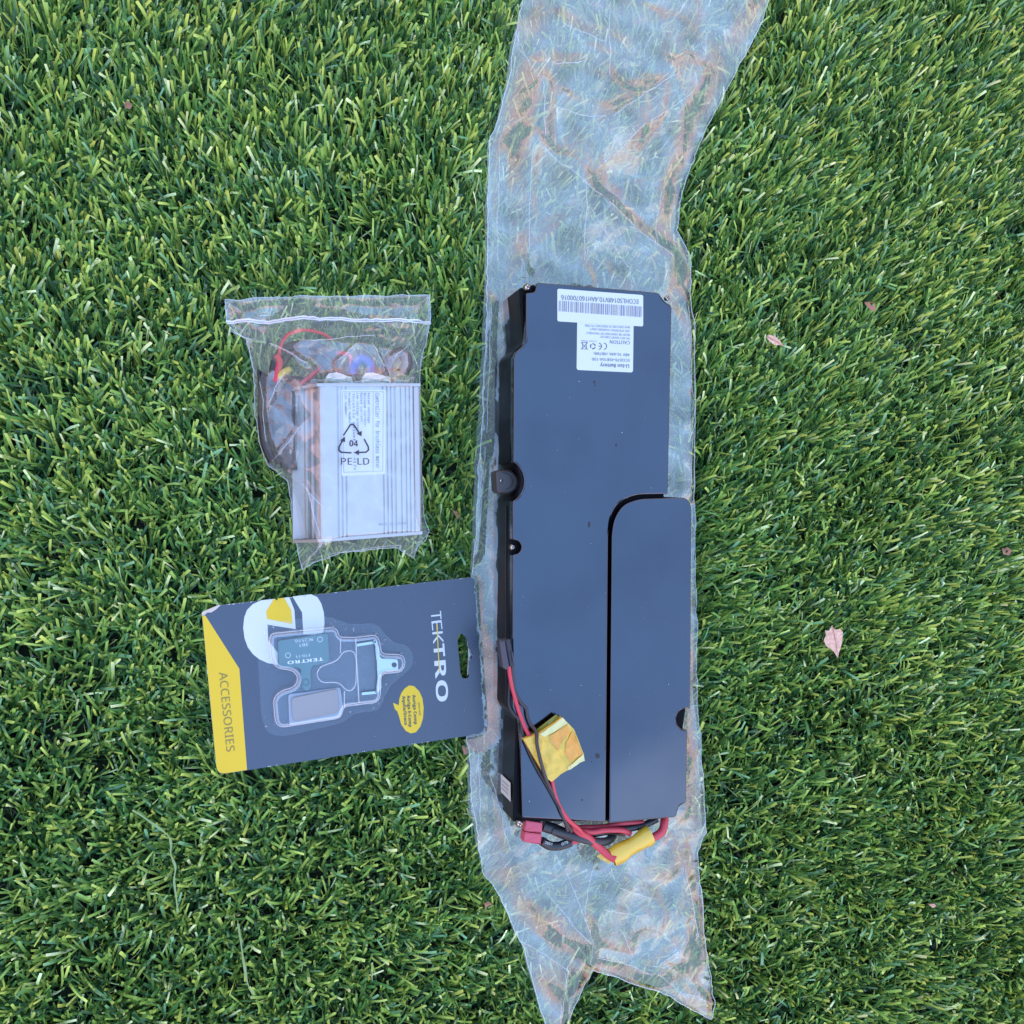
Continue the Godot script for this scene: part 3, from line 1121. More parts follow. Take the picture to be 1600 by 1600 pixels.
func bag_height(p: Vector2) -> float:
	var d := inset_of(p)
	var puff := smoothstep(0.0, 0.03, d)
	var h := 0.0045 * puff
	h += (0.0045 * (wr.get_noise_2d(p.x, p.y) * 0.5 + 0.5) + 0.2 * facets(p, 0.075) + 0.09 * facets(p.rotated(0.7), 0.03) + 0.05 * facets(p.rotated(1.9), 0.01)) * (0.25 + 0.75 * puff)
	for f in fold_world:
		h += fold(p, f)
	# low beside the battery, so that its walls stand free
	var b := 1.0
	if p.x > bat_lo.x and p.x < bat_hi.x and p.y > bat_lo.y and p.y < bat_hi.y:
		b = maxf(0.0, maxf(bat_lo.x + 0.03 - p.x, p.x - bat_hi.x + 0.03)) + maxf(0.0, 0.03 - minf(p.y - bat_lo.y - 0.03, bat_hi.y - 0.03 - p.y))
	# flat under the end of the card that lies on it
	var c := 1.0
	if p.x < card_hi.x + 0.03 and p.y > card_lo.y - 0.03 and p.y < card_hi.y + 0.03:
		for k in card_poly.size():
			c = minf(c, seg_dist(p, card_poly[k], card_poly[(k + 1) % card_poly.size()]))
		if Geometry2D.is_point_in_polygon(p, card_poly):
			c = 0.0
	return REST + 0.0012 + minf(maxf(h, -0.0003), minf(0.009 + maxf(0.0, b - 0.006) * 0.35, 0.0002 + maxf(0.0, c - 0.002) * 0.9))


# a fold: steep on one side, a long flat facet on the other
func fold(p: Vector2, f: Array) -> float:
	var a: Vector2 = f[0]
	var b: Vector2 = f[1]
	var q := seg_dist(p, a, b)
	var w: float = f[3]
	# the flat side is three times as wide; round the ends it turns from one to the other
	var c := Geometry2D.get_closest_point_to_segment(p, a, b)
	w *= 2.0 + (b - a).normalized().cross((p - c).normalized())
	if q >= w:
		return 0.0
	var s := 1.0 - q / w
	return f[2] * (s * s * (3.0 - 2.0 * s) * 0.35 + s * 0.65)


func big_bag() -> void:
	edge_world = poly2(BAG_EDGE, REST)
	card_poly = outline(CARD, REST + 0.003)
	card_lo = card_poly[0]
	card_hi = card_poly[0]
	for p in card_poly:
		card_lo = card_lo.min(p)
		card_hi = card_hi.max(p)
	bat_hull = outline([[822, 445], [1035, 455], [1050, 476], [1046, 775], [1081, 780], [1073, 1256], [1056, 1277], [806, 1289], [801, 1110], [801, 545], [822, 535]], TOP)
	bat_lo = bat_hull[0]
	bat_hi = bat_hull[0]
	for p in bat_hull:
		bat_lo = bat_lo.min(p - Vector2(0.03, 0.03))
		bat_hi = bat_hi.max(p + Vector2(0.03, 0.03))
	for f in FOLDS:
		var a := flat2(P(f[0], f[1], REST))
		var b := flat2(P(f[2], f[3], REST))
		fold_world.append([a, b, f[4] * 0.00053, f[5] * 1.45 / 2090.0])
	var root := thing("plastic_bag", "long crumpled clear plastic bag spread out under the black battery", "plastic bag", P(930, 860, REST))
	var hole := PackedVector2Array()
	var grown := Geometry2D.offset_polygon(battery_foot, -0.004)
	hole = grown[0]
	var hf := func(w: Vector2, _u: float, _v: float) -> float: return bag_height(w)
	var mb := MB.new()
	film(mb, MAIN_ROWS, REST, 90, 440, hf, hole)
	film(mb, LEFT_ROWS, REST, 26, 44, hf)
	film(mb, RIGHT_ROWS, REST, 44, 36, hf)
	build(mb, "upper_film", M.bag_film, root)
	mb = MB.new()
	var low := func(w: Vector2, _u: float, _v: float) -> float: return REST - 0.0014 + 0.0006 * wr2.get_noise_2dv(w * 1.7)
	film(mb, MAIN_ROWS, REST, 24, 110, low)
	film(mb, LEFT_ROWS, REST, 10, 18, low)
	film(mb, RIGHT_ROWS, REST, 16, 14, low)
	build(mb, "lower_film", M.bag_under, root)
	mb = MB.new()
	edge_tube(mb, BAG_EDGE, REST, 0.0004, func(p: Vector2) -> float: return bag_height(p))
	build(mb, "film_edge", M.film_edge, root)
	mb = MB.new()
	for f in FOLDS:
		edge_tube(mb, [[f[0], f[1]], [f[2], f[3]]], REST, 0.00028, func(p: Vector2) -> float: return bag_height(p))
	build(mb, "fold_crease", M.film_edge, root).set_meta("kind", "stuff")


# ---- the controller and its zip bag ----
const BOX_TOP := [[500, 604], [656, 604], [659, 830], [502, 842]]


func controller() -> void:
	var bt := REST + 0.040
	var root := thing("motor_controller", "silver finned aluminium motor controller with paper label inside the zip bag", "controller", P(570, 720, REST))
	# extruded body: the profile across, run along the length
	var a := P(500, 604, bt)
	var b := P(656, 604, bt)
	var c := P(659, 830, bt)
	var d := P(502, 842, bt)
	box_foot = PackedVector2Array([flat2(P(463, 607, REST + .012)), flat2(b), flat2(c), flat2(P(474, 838, REST + .012))])
	var prof := [[-0.245, -0.040], [-0.245, -0.030], [-0.13, -0.028], [-0.12, -0.022], [-0.10, -0.022], [-0.095, -0.026], [-0.075, -0.026], [-0.07, -0.016], [-0.05, -0.016], [-0.045, -0.020], [-0.03, -0.020], [-0.025, -0.004], [0.0, -0.0008], [0.02, 0.0], [0.155, 0.0]]
	for q in [[0.17, 0.022], [0.21, 0.02], [0.25, 0.02], [0.62, 0.02], [0.66, 0.022], [0.70, 0.02], [0.74, 0.03], [0.80, 0.018], [0.85, 0.018], [0.89, 0.018], [0.93, 0.018]]:
		var w: float = q[1] * 0.42
		prof.append_array([[q[0] - w * 0.5 - 0.004, 0.0], [q[0] - w * 0.5, -0.0012], [q[0] + w * 0.5, -0.0012], [q[0] + w * 0.5 + 0.004, 0.0]])
	prof.append_array([[0.985, 0.0], [1.0, -0.001], [1.0, -0.040]])
	var mb := MB.new()
	for k in prof.size() - 1:
		var p: Array = prof[k]
		var q: Array = prof[k + 1]
		var p0: Vector3 = a.lerp(b, p[0]) + Vector3.UP * p[1]
		var q0: Vector3 = a.lerp(b, q[0]) + Vector3.UP * q[1]
		var p1: Vector3 = d.lerp(c, p[0]) + Vector3.UP * p[1]
		var q1: Vector3 = d.lerp(c, q[0]) + Vector3.UP * q[1]
		var out := Vector3(-(q0.y - p0.y), absf(q0.x - p0.x), 0.0).normalized()
		mb.quad(p0, q0, q1, p1, out)
	build(mb, "housing", M.aluminium, root)
	# end plates
	for e in [[a, b, -1.0], [d, c, 1.0]]:
		mb = MB.new()
		var a2: Vector3 = e[0]
		var b2: Vector3 = e[1]
		var o: Vector3 = (d - a).normalized() * e[2]
		var poly := [a2.lerp(b2, -0.03), a2.lerp(b2, 1.005), a2.lerp(b2, 1.005) + Vector3.DOWN * 0.04, a2.lerp(b2, -0.25) + Vector3.DOWN * 0.04, a2.lerp(b2, -0.25) + Vector3.DOWN * 0.024]
		var mid := a2.lerp(b2, 0.5) + Vector3.DOWN * 0.02
		for k in 5:
			var p: Vector3 = poly[k] + Vector3.UP * 0.0006
			var q: Vector3 = poly[(k + 1) % 5] + Vector3.UP * 0.0006
			mb.tri(mid + o * 0.0022, p + o * 0.0022, q + o * 0.0022, o)
			mb.quad(p, q, q + o * 0.0022, p + o * 0.0022, ((p + q) / 2.0 - mid))
		build(mb, "end_plate", M.aluminium, root)
	for q in [[506, 601], [652, 601], [652, 834], [508, 841]]:
		screw(q[0], q[1], bt - 0.0005, 2.6, root)
	# mounting holes in the flange
	for q in [[481, 660], [483, 718]]:
		flat_patch(arc_px(q[0], q[1], 2.4, 0, 330, 9), REST + .0128, "mounting_hole", M.slot_dark, root, 0.0004)
	# paper label and its print
	var lh := bt + 0.0003
	var lab := flat_patch([[533, 609, 2], [603, 609, 2], [602, 741, 2], [534, 744, 2]], lh, "paper_label", M.paper_label, root, 0.0003)
	mb = MB.new()
	ribbon(mb, [[535, 612], [599, 612], [598, 736], [537, 738], [535, 612]], 0.8, lh + .0002)
	ribbon(mb, [[583, 612], [583, 737]], 0.8, lh + .0002)
	build(mb, "label_frame", M.print_faint, lab)
	var lt := lh + .00025
	text("Controller for brushless motor", [586.5, 614], [587.5, 732], 6.4, lt, M.print_black, lab, "mono")
	text("Rated voltage", [574.5, 614], [575, 661], 3.6, lt, M.print_black, lab, "mono")
	text("Minimum current:", [568.5, 614], [569, 667], 3.6, lt, M.print_black, lab, "mono")
	text("Rated current:", [563, 614], [563.5, 662], 3.6, lt, M.print_black, lab, "mono")
	text("Low voltage protect:", [557, 614], [557.5, 679], 3.6, lt, M.print_black, lab, "mono")
	text("Throttle adjust:  1-4.2V", [550.5, 614], [553, 735], 3.6, lt, M.print_black, lab, "mono")
	text("Product number:", [544, 614], [545.5, 668], 3.6, lt, M.print_black, lab, "mono")
	text("Lot number:", [538.5, 614], [539, 652], 3.6, lt, M.print_black, lab, "mono")
	text("made in china", [592, 821], [635, 819], 4.0, bt + .0004, M.print_grey, root, "mono")
	# rubber grommets with putty and the leads
	for g in [[508, 552], [565, 612]]:
		mb = MB.new()
		slab(mb, outline([[g[0], 601, 2], [g[0] + 1, 587, 5], [g[1] - 1, 587, 5], [g[1], 601, 2]], bt - .004), bt - .030, bt - .004, 0.002)
		build(mb, "grommet", M.grommet, root)
		mb = MB.new()
		crumple(mb, [[g[0] + 1, 590], [g[0] + 6, 583], [g[0] + 18, 581], [g[0] + 28, 584], [g[1] - 1, 590], [g[0] + 22, 592]], bt, 0.0025, func(p: Vector2) -> float: return bt - 0.002 + 0.0035 * wr2.get_noise_2d(p.x * 6.0, p.y * 6.0))
		build(mb, "putty", M.putty, root)
	var z := REST + 0.02
	wire([[520, 585, z + .01], [505, 565, z + .012], [480, 548, z + .01], [455, 550, z + .008], [440, 570, z + .006], [432, 600, z + .004]], 0.0032, "black_wire", M.wire_black, root)
	wire([[530, 585, z + .012], [520, 555, z + .014], [490, 540, z + .012], [455, 541, z + .01], [432, 560, z + .008], [425, 600, z + .006]], 0.003, "black_wire", M.sleeve_black, root)
	wire([[545, 585, z + .010], [548, 560, z + .012], [535, 552, z + .012], [510, 556, z + .010], [500, 575, z + .008], [470, 600, z + .006]], 0.0015, "red_wire", M.wire_red, root)
	wire([[436, 555, z + .012], [441, 535, z + .013], [455, 520, z + .013], [480, 516, z + .013], [505, 522, z + .012], [518, 531, z + .011]], 0.0011, "red_wire", M.wire_red, root)
	wire([[432, 555, z + .012], [437, 565, z + .012], [434, 580, z + .011], [431, 596, z + .01]], 0.0022, "red_wire", M.wire_red, root)
	wire([[434, 590, z + .01], [442, 582, z + .012], [452, 577, z + .01]], 0.0022, "yellow_wire", M.wire_yellow, root)
	wire([[550, 585, z + .012], [556, 566, z + .012], [566, 560, z + .01], [578, 568, z + .01], [580, 586, z + .01]], 0.003, "blue_wire", M.wire_blue, root)
	wire([[540, 585, z + .006], [548, 568, z + .006], [560, 556, z + .006], [572, 562, z + .006], [585, 585, z + .006]], 0.0045, "black_wire", M.wire_black, root)
	wire([[605, 585, z + .006], [606, 570, z + .006], [615, 556, z + .006], [628, 552, z + .005], [636, 565, z + .004], [630, 583, z + .003]], 0.0042, "black_wire", M.sleeve_black, root)
	# connectors and leads bunched beside the housing
	var y0 := REST + 0.006
	for w in [[[426, 600], [424, 640], [425, 690], [440, 722]], [[414, 590], [412, 640], [416, 690], [428, 720]], [[440, 600], [438, 640], [440, 690], [448, 730]], [[452, 600], [452, 650], [452, 700], [456, 735]]]:
		var pts := []
		for q in w:
			pts.append([q[0], q[1], y0 + 0.004])
		wire(pts, 0.0042, "black_wire", M.wire_black, root)
	for q in [[[426, 634], [462, 632], [460, 700], [430, 708]], [[408, 625], [424, 622], [424, 660], [410, 664]], [[402, 575], [428, 590], [424, 612], [404, 604]], [[446, 585], [492, 590], [494, 603], [452, 607]]]:
		mb = MB.new()
		var qq := []
		for p in q:
			qq.append([p[0], p[1], 3])
		slab(mb, outline(qq, y0 + .014), REST + .001, y0 + .014, 0.002)
		build(mb, "wire_connector", M.plug_black, root)


const POUCH_EDGE := [[352, 470], [425, 466], [470, 463], [560, 463], [672, 461], [671, 503], [669, 515], [664, 535], [656, 565], [656, 640], [658, 730], [661, 800], [669, 828], [664, 845], [651, 852], [644, 873], [620, 855], [530, 863], [470, 888], [464, 850], [456, 800], [450, 752], [418, 726], [405, 690], [397, 640], [396, 580], [385, 532], [362, 514], [355, 500]]
const POUCH_ROWS := [
	[[352, 470], [425, 466], [470, 463], [560, 463], [672, 461]], [[355, 500], [435, 504], [515, 503], [590, 502], [671, 503]], [[362, 514], [440, 516], [515, 515], [590, 514], [669, 515]], [[385, 532], [455, 534], [525, 534], [595, 534], [664, 535]], [[396, 580], [461, 577], [526, 573], [590, 569], [656, 565]],
	[[397, 640], [462, 640], [527, 640], [592, 640], [656, 640]], [[405, 690], [468, 690], [531, 690], [594, 690], [657, 690]], [[418, 726], [478, 727], [538, 728], [598, 729], [658, 730]], [[450, 752], [503, 753], [556, 754], [608, 755], [660, 756]], [[456, 800], [507, 800], [558, 800], [610, 800], [661, 800]], [[464, 850], [510, 842], [560, 836], [615, 830], [667, 824]], [[470, 888], [530, 863], [620, 855], [644, 873], [668, 833]]]
const POUCH_FOLDS := [[362, 514, 420, 545, 6, 9], [420, 545, 480, 585, 7, 10], [385, 532, 405, 600, 5, 10], [405, 600, 418, 700, 5, 9], [470, 885, 500, 842, 7, 9], [425, 720, 470, 665, 6, 8], [455, 745, 505, 800, 5, 9], [475, 760, 495, 845, 4, 8], [440, 590, 415, 640, 5, 10], [515, 865, 640, 850, 5, 10], [640, 870, 665, 830, 5, 8], [520, 575, 550, 548, 5, 8], [570, 548, 590, 590, 5, 7], [600, 570, 635, 545, 5, 9], [630, 560, 650, 590, 4, 7], [480, 545, 590, 530, 3, 9]]
var zip_edge_world := PackedVector2Array()
var zip_folds := []


func zip_height(p: Vector2) -> float:
	var d := 1.0
	for k in zip_edge_world.size():
		d = minf(d, seg_dist(p, zip_edge_world[k], zip_edge_world[(k + 1) % zip_edge_world.size()]))
	var puff := smoothstep(0.0, 0.012, d)
	var h := REST + 0.0008 + 0.003 * puff
	# tent over the housing
	var bt := REST + 0.0415
	var inside := Geometry2D.is_point_in_polygon(p, box_top)
	var q := 0.0
	if not inside:
		q = 1.0
		for k in 4:
			q = minf(q, seg_dist(p, box_top[k], box_top[(k + 1) % 4]))
	var tent := bt - q * 1.55
	# tent over the leads on the left and above
	var lead := REST + 0.025 - maxf(0.0, seg_dist(p, lead_a, lead_b) - 0.008) * 1.4
	var lead2 := REST + 0.040 - maxf(0.0, seg_dist(p, lead_c, lead_d) - 0.010) * 1.2
	var over := maxf(tent, maxf(lead, lead2))
	h = maxf(h, minf(over, REST + 0.0012 + d * 3.2))
	var loose := clampf(q / 0.012, 0.05, 1.0) * puff
	h += loose * (0.36 * facets(p, 0.03) + 0.16 * facets(p.rotated(0.7), 0.012))
	for f in zip_folds:
		h += fold(p, f) * clampf(q / 0.006, 0.15, 1.0)
	return h


var box_top := PackedVector2Array()
var lead_a := Vector2.ZERO
var lead_b := Vector2.ZERO
var lead_c := Vector2.ZERO
var lead_d := Vector2.ZERO


func zip_bag() -> void:
	zip_edge_world = poly2(POUCH_EDGE, REST)
	box_top = poly2(BOX_TOP, REST + 0.040)
	lead_a = flat2(P(434, 600, REST + .02))
	lead_b = flat2(P(440, 700, REST + .02))
	lead_c = flat2(P(480, 560, REST + .03))
	lead_d = flat2(P(610, 575, REST + .03))
	for f in POUCH_FOLDS:
		zip_folds.append([flat2(P(f[0], f[1], REST + .012)), flat2(P(f[2], f[3], REST + .012)), f[4] * 0.0008, f[5] * 0.8 / 2090.0])
	var root := thing("zip_bag", "clear zip-seal plastic bag with a recycling mark, closed over the silver controller", "plastic bag", P(560, 680, REST))
	var mb := MB.new()
	film(mb, POUCH_ROWS, REST, 110, 150, func(w: Vector2, _u: float, _v: float) -> float: return zip_height(w))
	build(mb, "upper_film", M.zip_film, root)
	mb = MB.new()
	film(mb, POUCH_ROWS, REST, 20, 26, func(w: Vector2, _u: float, _v: float) -> float: return REST + 0.0002 + 0.0004 * wr2.get_noise_2dv(w))
	build(mb, "lower_film", M.pouch_under, root)
	mb = MB.new()
	edge_tube(mb, POUCH_EDGE + [POUCH_EDGE[0]], REST, 0.0004, func(p: Vector2) -> float: return zip_height(p))
	build(mb, "film_edge", M.film_edge, root)
	mb = MB.new()
	for f in POUCH_FOLDS:
		edge_tube(mb, [[f[0], f[1]], [f[2], f[3]]], REST + 0.012, 0.00028, func(p: Vector2) -> float: return zip_height(p))
	build(mb, "fold_crease", M.film_edge, root).set_meta("kind", "stuff")
	# the zip: two pressed ribs
	for k in 2:
		mb = MB.new()
		edge_tube(mb, [[355, 503 + k * 3.4], [435, 506 + k * 3.4], [520, 505 + k * 3.4], [600, 504 + k * 3.4], [671, 504.5 + k * 3.4], [671, 504.5 + k * 3.4]], REST, 0.0008 if k == 0 else 0.0005, func(p: Vector2) -> float: return zip_height(p) + 0.0004)
		build(mb, "zip_rib", M.zip_strip, root)
	# recycling mark printed on the film
	var h := REST + 0.0438
	mb = MB.new()
	ribbon(mb, [[537, 680], [547, 664.5], [550, 662.5], [553.5, 664.5], [561, 676]], 2.3, h)
	ribbon(mb, [[569, 686], [575.5, 698], [576, 703], [572, 706.5], [560, 707]], 2.3, h)
	ribbon(mb, [[549, 707.5], [533, 706.5], [529.5, 703], [530, 698], [536, 687]], 2.3, h)
	for t in [[[557.5, 677.5], [565.5, 673], [565, 682]], [[561, 702.5], [561, 711.5], [553.5, 707]], [[531.5, 688], [539.5, 691], [539, 682]]]:
		mb.tri(P(t[0][0], t[0][1], h + .00004), P(t[1][0], t[1][1], h + .00004), P(t[2][0], t[2][1], h + .00004), Vector3.UP)
	var mark := build(mb, "recycling_mark", M.print_black, root)
	text("04", [546, 697.5], [559.5, 697.5], 9.5, h, M.print_black, mark, "bold")
	text("PE-LD", [533, 726], [577, 726], 10.5, h, M.print_black, mark)


# ---- the brake pad card ----
const CARD := [[315, 957, 4], [340, 946, 3], [737, 902, 8], [741, 906, 4], [757, 1141, 10], [748, 1147, 8], [345, 1210, 12], [338, 1202, 10]]
const HOLE := [[717, 989], [724, 992], [730, 1000], [731.5, 1010], [738, 1018], [739, 1026], [733, 1033], [734, 1052], [731, 1060], [725, 1061], [720, 1056], [716, 1010], [714, 998]]


func card() -> void:
	var ch := REST + 0.0035
	var root := thing("blister_card", "dark blue and yellow brake pad card with clear blister beside the battery", "packaging card", P(535, 1060, REST))
	# board with the hanging slot cut through: two halves that meet round the slot
	var poly := outline(CARD, ch)
	var hole := outline([[716, 991, 4], [724, 990, 5], [730, 999, 4], [731, 1011, 3], [738, 1019, 4], [738, 1027, 4], [732, 1034, 3], [734, 1053, 5], [730, 1061, 5], [722, 1060, 5], [719, 1050, 4], [715, 1003, 4]], ch)
	var mb := MB.new()
	var pieces := Geometry2D.clip_polygons(poly, outline([[690, 800], [726, 800], [725, 1300], [690, 1300]], ch))
	var strip := Geometry2D.intersect_polygons(poly, outline([[690, 800], [726, 800], [725, 1300], [690, 1300]], ch))
	for set_ in [pieces, strip]:
		for p in set_:
			for q in Geometry2D.clip_polygons(p, hole):
				cap_poly(mb, q, ch)
	var board := build(mb, "printed_face", M.card_blue, root)
	mb = MB.new()
	slab(mb, poly, ch - 0.0012, ch - 0.00005, 0.0, 0.0, false)
	slab(mb, hole, ch - 0.0012, ch - 0.00005, 0.0, 0.0, false)
	for set_ in [pieces, strip]:
		for p in set_:
			for q in Geometry2D.clip_polygons(p, hole):
				cap_poly(mb, q, ch - 0.0012)
	build(mb, "board", M.card_edge, root)
	var p1 := ch + 0.00015
	var p2 := ch + 0.0003
	var p3 := ch + 0.00045
	flat_patch([[316, 962], [321, 962], [374, 1045], [386, 1203], [345, 1209.5, 10], [338.5, 1202, 8]], p1, "yellow_panel", M.card_yellow, board)
	# white roundel with its yellow window
	var ring := [[397, 939.7]]
	ring.append_array([[388, 949], [382, 961], [380, 978], [381, 995], [387, 1011], [395, 1022], [405, 1030], [416, 1036], [430, 1038], [434, 1038], [428, 985], [417, 976], [417, 946], [425, 935.5]])
	flat_patch([[408, 938], [395, 944], [386, 953], [381.5, 965], [380, 981], [382, 997], [387, 1011], [395, 1022], [405, 1030], [418, 1036], [434, 1039], [434, 1020], [419, 1000], [418, 976], [462, 983], [460, 953], [452, 933]], p1, "white_roundel", M.card_white, board)
	flat_patch([[457, 932], [486, 928.5], [496, 933], [502, 943], [506, 957], [507, 972], [506, 984], [502, 992], [474, 991], [472, 957]], p1, "white_roundel", M.card_white, board)
	flat_patch([[428, 935.7], [444, 934], [455, 953], [457, 975], [417, 967], [416, 955]], p2, "yellow_window", M.card_yellow, board)
	# speech bubble
	var bub := [[614, 1098, 0], [623, 1102]]
	bub.append_array([[624, 1092], [627, 1083], [632, 1076], [639, 1071], [647, 1072], [655, 1080], [660, 1091], [662, 1106], [661, 1122], [657, 1135], [650, 1144], [642, 1146], [634, 1142], [627, 1132], [623, 1118], [621, 1112], [617, 1108]])
	flat_patch(bub, p1, "yellow_bubble", M.card_yellow, board)
	text("Auriga Comp", [644.5, 1086], [647.5, 1132], 4.6, p2, M.ink, board, "bold")
	text("Auriga E-Comp", [636, 1087], [639, 1136], 4.6, p2, M.ink, board, "bold")
	text("Aquila/Draco", [628.5, 1088], [632, 1133], 4.6, p2, M.ink, board, "bold")
	text("FITS FOR", [653, 1098], [655, 1118], 2.2, p2, M.ink, board)
	text("ACCESSORIES", [342, 1051], [354, 1175], 13.0, p2, M.ink_soft, board)
	# the maker's wordmark, light letters turning bold
	text("T", [673, 956], [674, 969], 16.0, p1, M.card_white, board)
	text("E", [674, 971], [675.5, 985], 16.0, p1, M.card_white, board)
	text("K", [675.5, 988], [677, 1006], 16.0, p1, M.card_white, board)
	text("T", [677, 1007], [678.5, 1027], 17.0, p1, M.card_white, board, "bold")
	text("R", [678.5, 1033], [680.5, 1061], 17.5, p1, M.card_white, board, "bold")
	text("O", [680, 1064], [682, 1097], 18.5, p1, M.card_white, board, "bold")
	mb = MB.new()
	ribbon(mb, [[682.5, 975], [686.5, 1050]], 1.6, p2)
	build(mb, "yellow_stroke", M.card_yellow, board)
	# worn paper: torn corner and chipped rims
	var torn := flat_patch([[315, 956.5, 3], [341, 945.5], [345, 945.2], [338, 952], [330, 957], [324, 957], [318, 962.5], [315.7, 962]], p1, "torn_corner", M.card_torn, board)
	torn.set_meta("label", "torn corner with bare paper showing")
	mb = MB.new()
	for k in 60:
		var u := rng.randf()
		var side := rng.randi_range(0, 3)
		var q := Vector2.ZERO
		var dn := Vector2.ZERO
		match side:
			0:
				q = Vector2(345, 945.5).lerp(Vector2(734, 902.6), u)
				dn = Vector2(0, 1)
			1:
				q = Vector2(741.3, 912).lerp(Vector2(756, 1138), u)
				dn = Vector2(-1, 0)
			2:
				q = Vector2(747, 1146.6).lerp(Vector2(386, 1203), u)
				dn = Vector2(0, -1)
			3:
				q = Vector2(315.6, 964).lerp(Vector2(337.7, 1198), u)
				dn = Vector2(1, 0)
		var along := Vector2(dn.y, -dn.x)
		if side == 2 or side == 0:
			along = Vector2(389, -43).normalized() if side == 0 else Vector2(361, -56).normalized()
		else:
			along = Vector2(15, 226).normalized()
		var l := rng.randf_range(0.6, 3.2)
		var dp := rng.randf_range(0.4, 1.3)
		var a := q - along * l
		var b := q + along * l
		var c := q + dn * dp + along * rng.randf_range(-0.5, 0.5) * l
		mb.tri(P(a.x, a.y, p3), P(b.x, b.y, p3), P(c.x, c.y, p3), Vector3.UP)
	for q in [[709, 943], [725, 1110], [648, 1035], [432, 1070], [585, 1150]]:
		mb.tri(P(q[0], q[1], p3), P(q[0] + 1.2, q[1] + 0.3, p3), P(q[0] + 0.6, q[1] + 1.2, p3), Vector3.UP)
	build(mb, "chipped_rim", M.card_white, board).set_meta("kind", "stuff")

	# blister: a flange on the card, then the raised cell with its rounded edge
	mb = MB.new()
	var flange := [[404, 985, 20], [412, 972, 14], [515, 962, 14], [535, 972, 10], [552, 976, 10], [587, 972, 16], [602, 990, 14], [610, 1003, 14], [637, 1007, 16], [647, 1024, 16], [645, 1042, 14], [622, 1062, 14], [605, 1076, 14], [596, 1105, 14], [585, 1112, 10], [556, 1113, 12], [535, 1130, 14], [440, 1152, 18], [417, 1146, 14], [408, 1120, 14], [401, 1000, 8]]
	slab(mb, outline(flange, ch + .001), ch + 0.0005, ch + 0.0010, 0.0004)
	build(mb, "blister_flange", M.blister_thin, root)
	var cell := [[421, 1000, 8], [424, 990, 6], [525, 980, 10], [531, 996, 6], [556, 996, 5], [588, 992, 8], [594, 1004, 8], [596, 1022, 8], [630, 1023, 10], [634, 1037, 10], [628, 1050, 8], [596, 1053, 8], [594, 1090, 8], [588, 1098, 8], [560, 1101, 6], [538, 1104, 6], [532, 1122, 8], [438, 1137, 10], [430, 1128, 8], [427, 1092, 8], [438, 1080, 8], [462, 1073, 10], [466, 1058, 8], [458, 1048, 8], [432, 1044, 10], [424, 1030, 8]]
	mb = MB.new()
	slab(mb, outline(cell, ch + .006), ch + 0.001, ch + 0.009, 0.0026, 0.001, false)
	build(mb, "blister_wall", M.blister_rib, root)
	mb = MB.new()
	var cpo := Geometry2D.offset_polygon(outline(cell, ch + .006), -0.0024)
	cap_poly(mb, cpo[0], ch + 0.0089)
	build(mb, "blister_top", M.blister, root)
	# trapped bubbles round the glued flange
	mb = MB.new()
	var fl := Geometry2D.offset_polygon(outline(flange, ch), -0.004)[0]
	for k in 50:
		var j := rng.randi_range(0, fl.size() - 1)
		var q := fl[j].lerp(fl[(j + 1) % fl.size()], rng.randf()) + Vector2(rng.randf_range(-1, 1), rng.randf_range(-1, 1)) * 0.0025
		var rr := rng.randf_range(0.0003, 0.0008)
		var hh := ch + 0.0012
		var fan := []
		for e in 7:
			var an := TAU * e / 7
			fan.append(Vector3(q.x + cos(an) * rr * rng.randf_range(0.4, 1.2), hh, q.y + sin(an) * rr * rng.randf_range(0.5, 1.6)))
		for e in 7:
			mb.tri(Vector3(q.x, hh + 0.0003, q.y), fan[e], fan[(e + 1) % 7], Vector3.UP)
	build(mb, "glue_bubbles", M.blister_rib, root).set_meta("kind", "stuff")
	# the rims of the cell and of the island pressed into it
	mb = MB.new()
	var rim := PackedVector3Array()
	for q in outline(cell, ch + .009):
		rim.append(Vector3(q.x, ch + 0.0086, q.y))
	rim.append(rim[0])
	tube(mb, rim, 0.0004, 5)
	rim = PackedVector3Array()
	for q in outline([[494, 1054, 8], [500, 1042, 8], [528, 1032, 10], [536, 1018, 10], [552, 1016, 10], [557, 1030, 8], [556, 1072, 8], [548, 1080, 8], [540, 1078, 8], [530, 1066, 8], [502, 1067, 8]], ch + .009):
		rim.append(Vector3(q.x, ch + 0.0088, q.y))
	rim.append(rim[0])
	tube(mb, rim, 0.00045, 5)
	tube(mb, PackedVector3Array([P(556, 998, ch + .009), P(557, 1030, ch + .009), P(559, 1062, ch + .009), P(561, 1099, ch + .009)]), 0.0006, 5)
	tube(mb, PackedVector3Array([P(532, 998, ch + .009), P(532, 1020, ch + .009)]), 0.0005, 5)
	tube(mb, PackedVector3Array([P(538, 1080, ch + .009), P(538, 1104, ch + .009)]), 0.0005, 5)
	build(mb, "blister_rim", M.blister_rib, root)

	# brake pads and the spring inside
	var bh := ch + 0.0045
	var pad := thing("brake_pad", "teal backed brake pad lettered side up, upper one in the blister", "brake pad", P(475, 1020, ch), "brake pads in the blister")
	mb = MB.new()
	slab(mb, outline([[434, 1001, 4], [513, 989, 4], [515, 1034, 5], [487, 1042, 6], [486, 1076, 5], [477, 1080, 4], [472, 1074, 4], [469, 1044, 6], [436, 1046, 5]], bh), ch + .001, bh, 0.0006)
	var plate := build(mb, "backing_plate", M.pad_teal, pad)
	text("TEKTRO", [505, 1027], [449, 1033], 5.0, bh + .0003, M.pad_print, plate, "bold")
	text("E10.11", [484, 1021.5], [463, 1024], 4.0, bh + .0003, M.pad_print, plate)
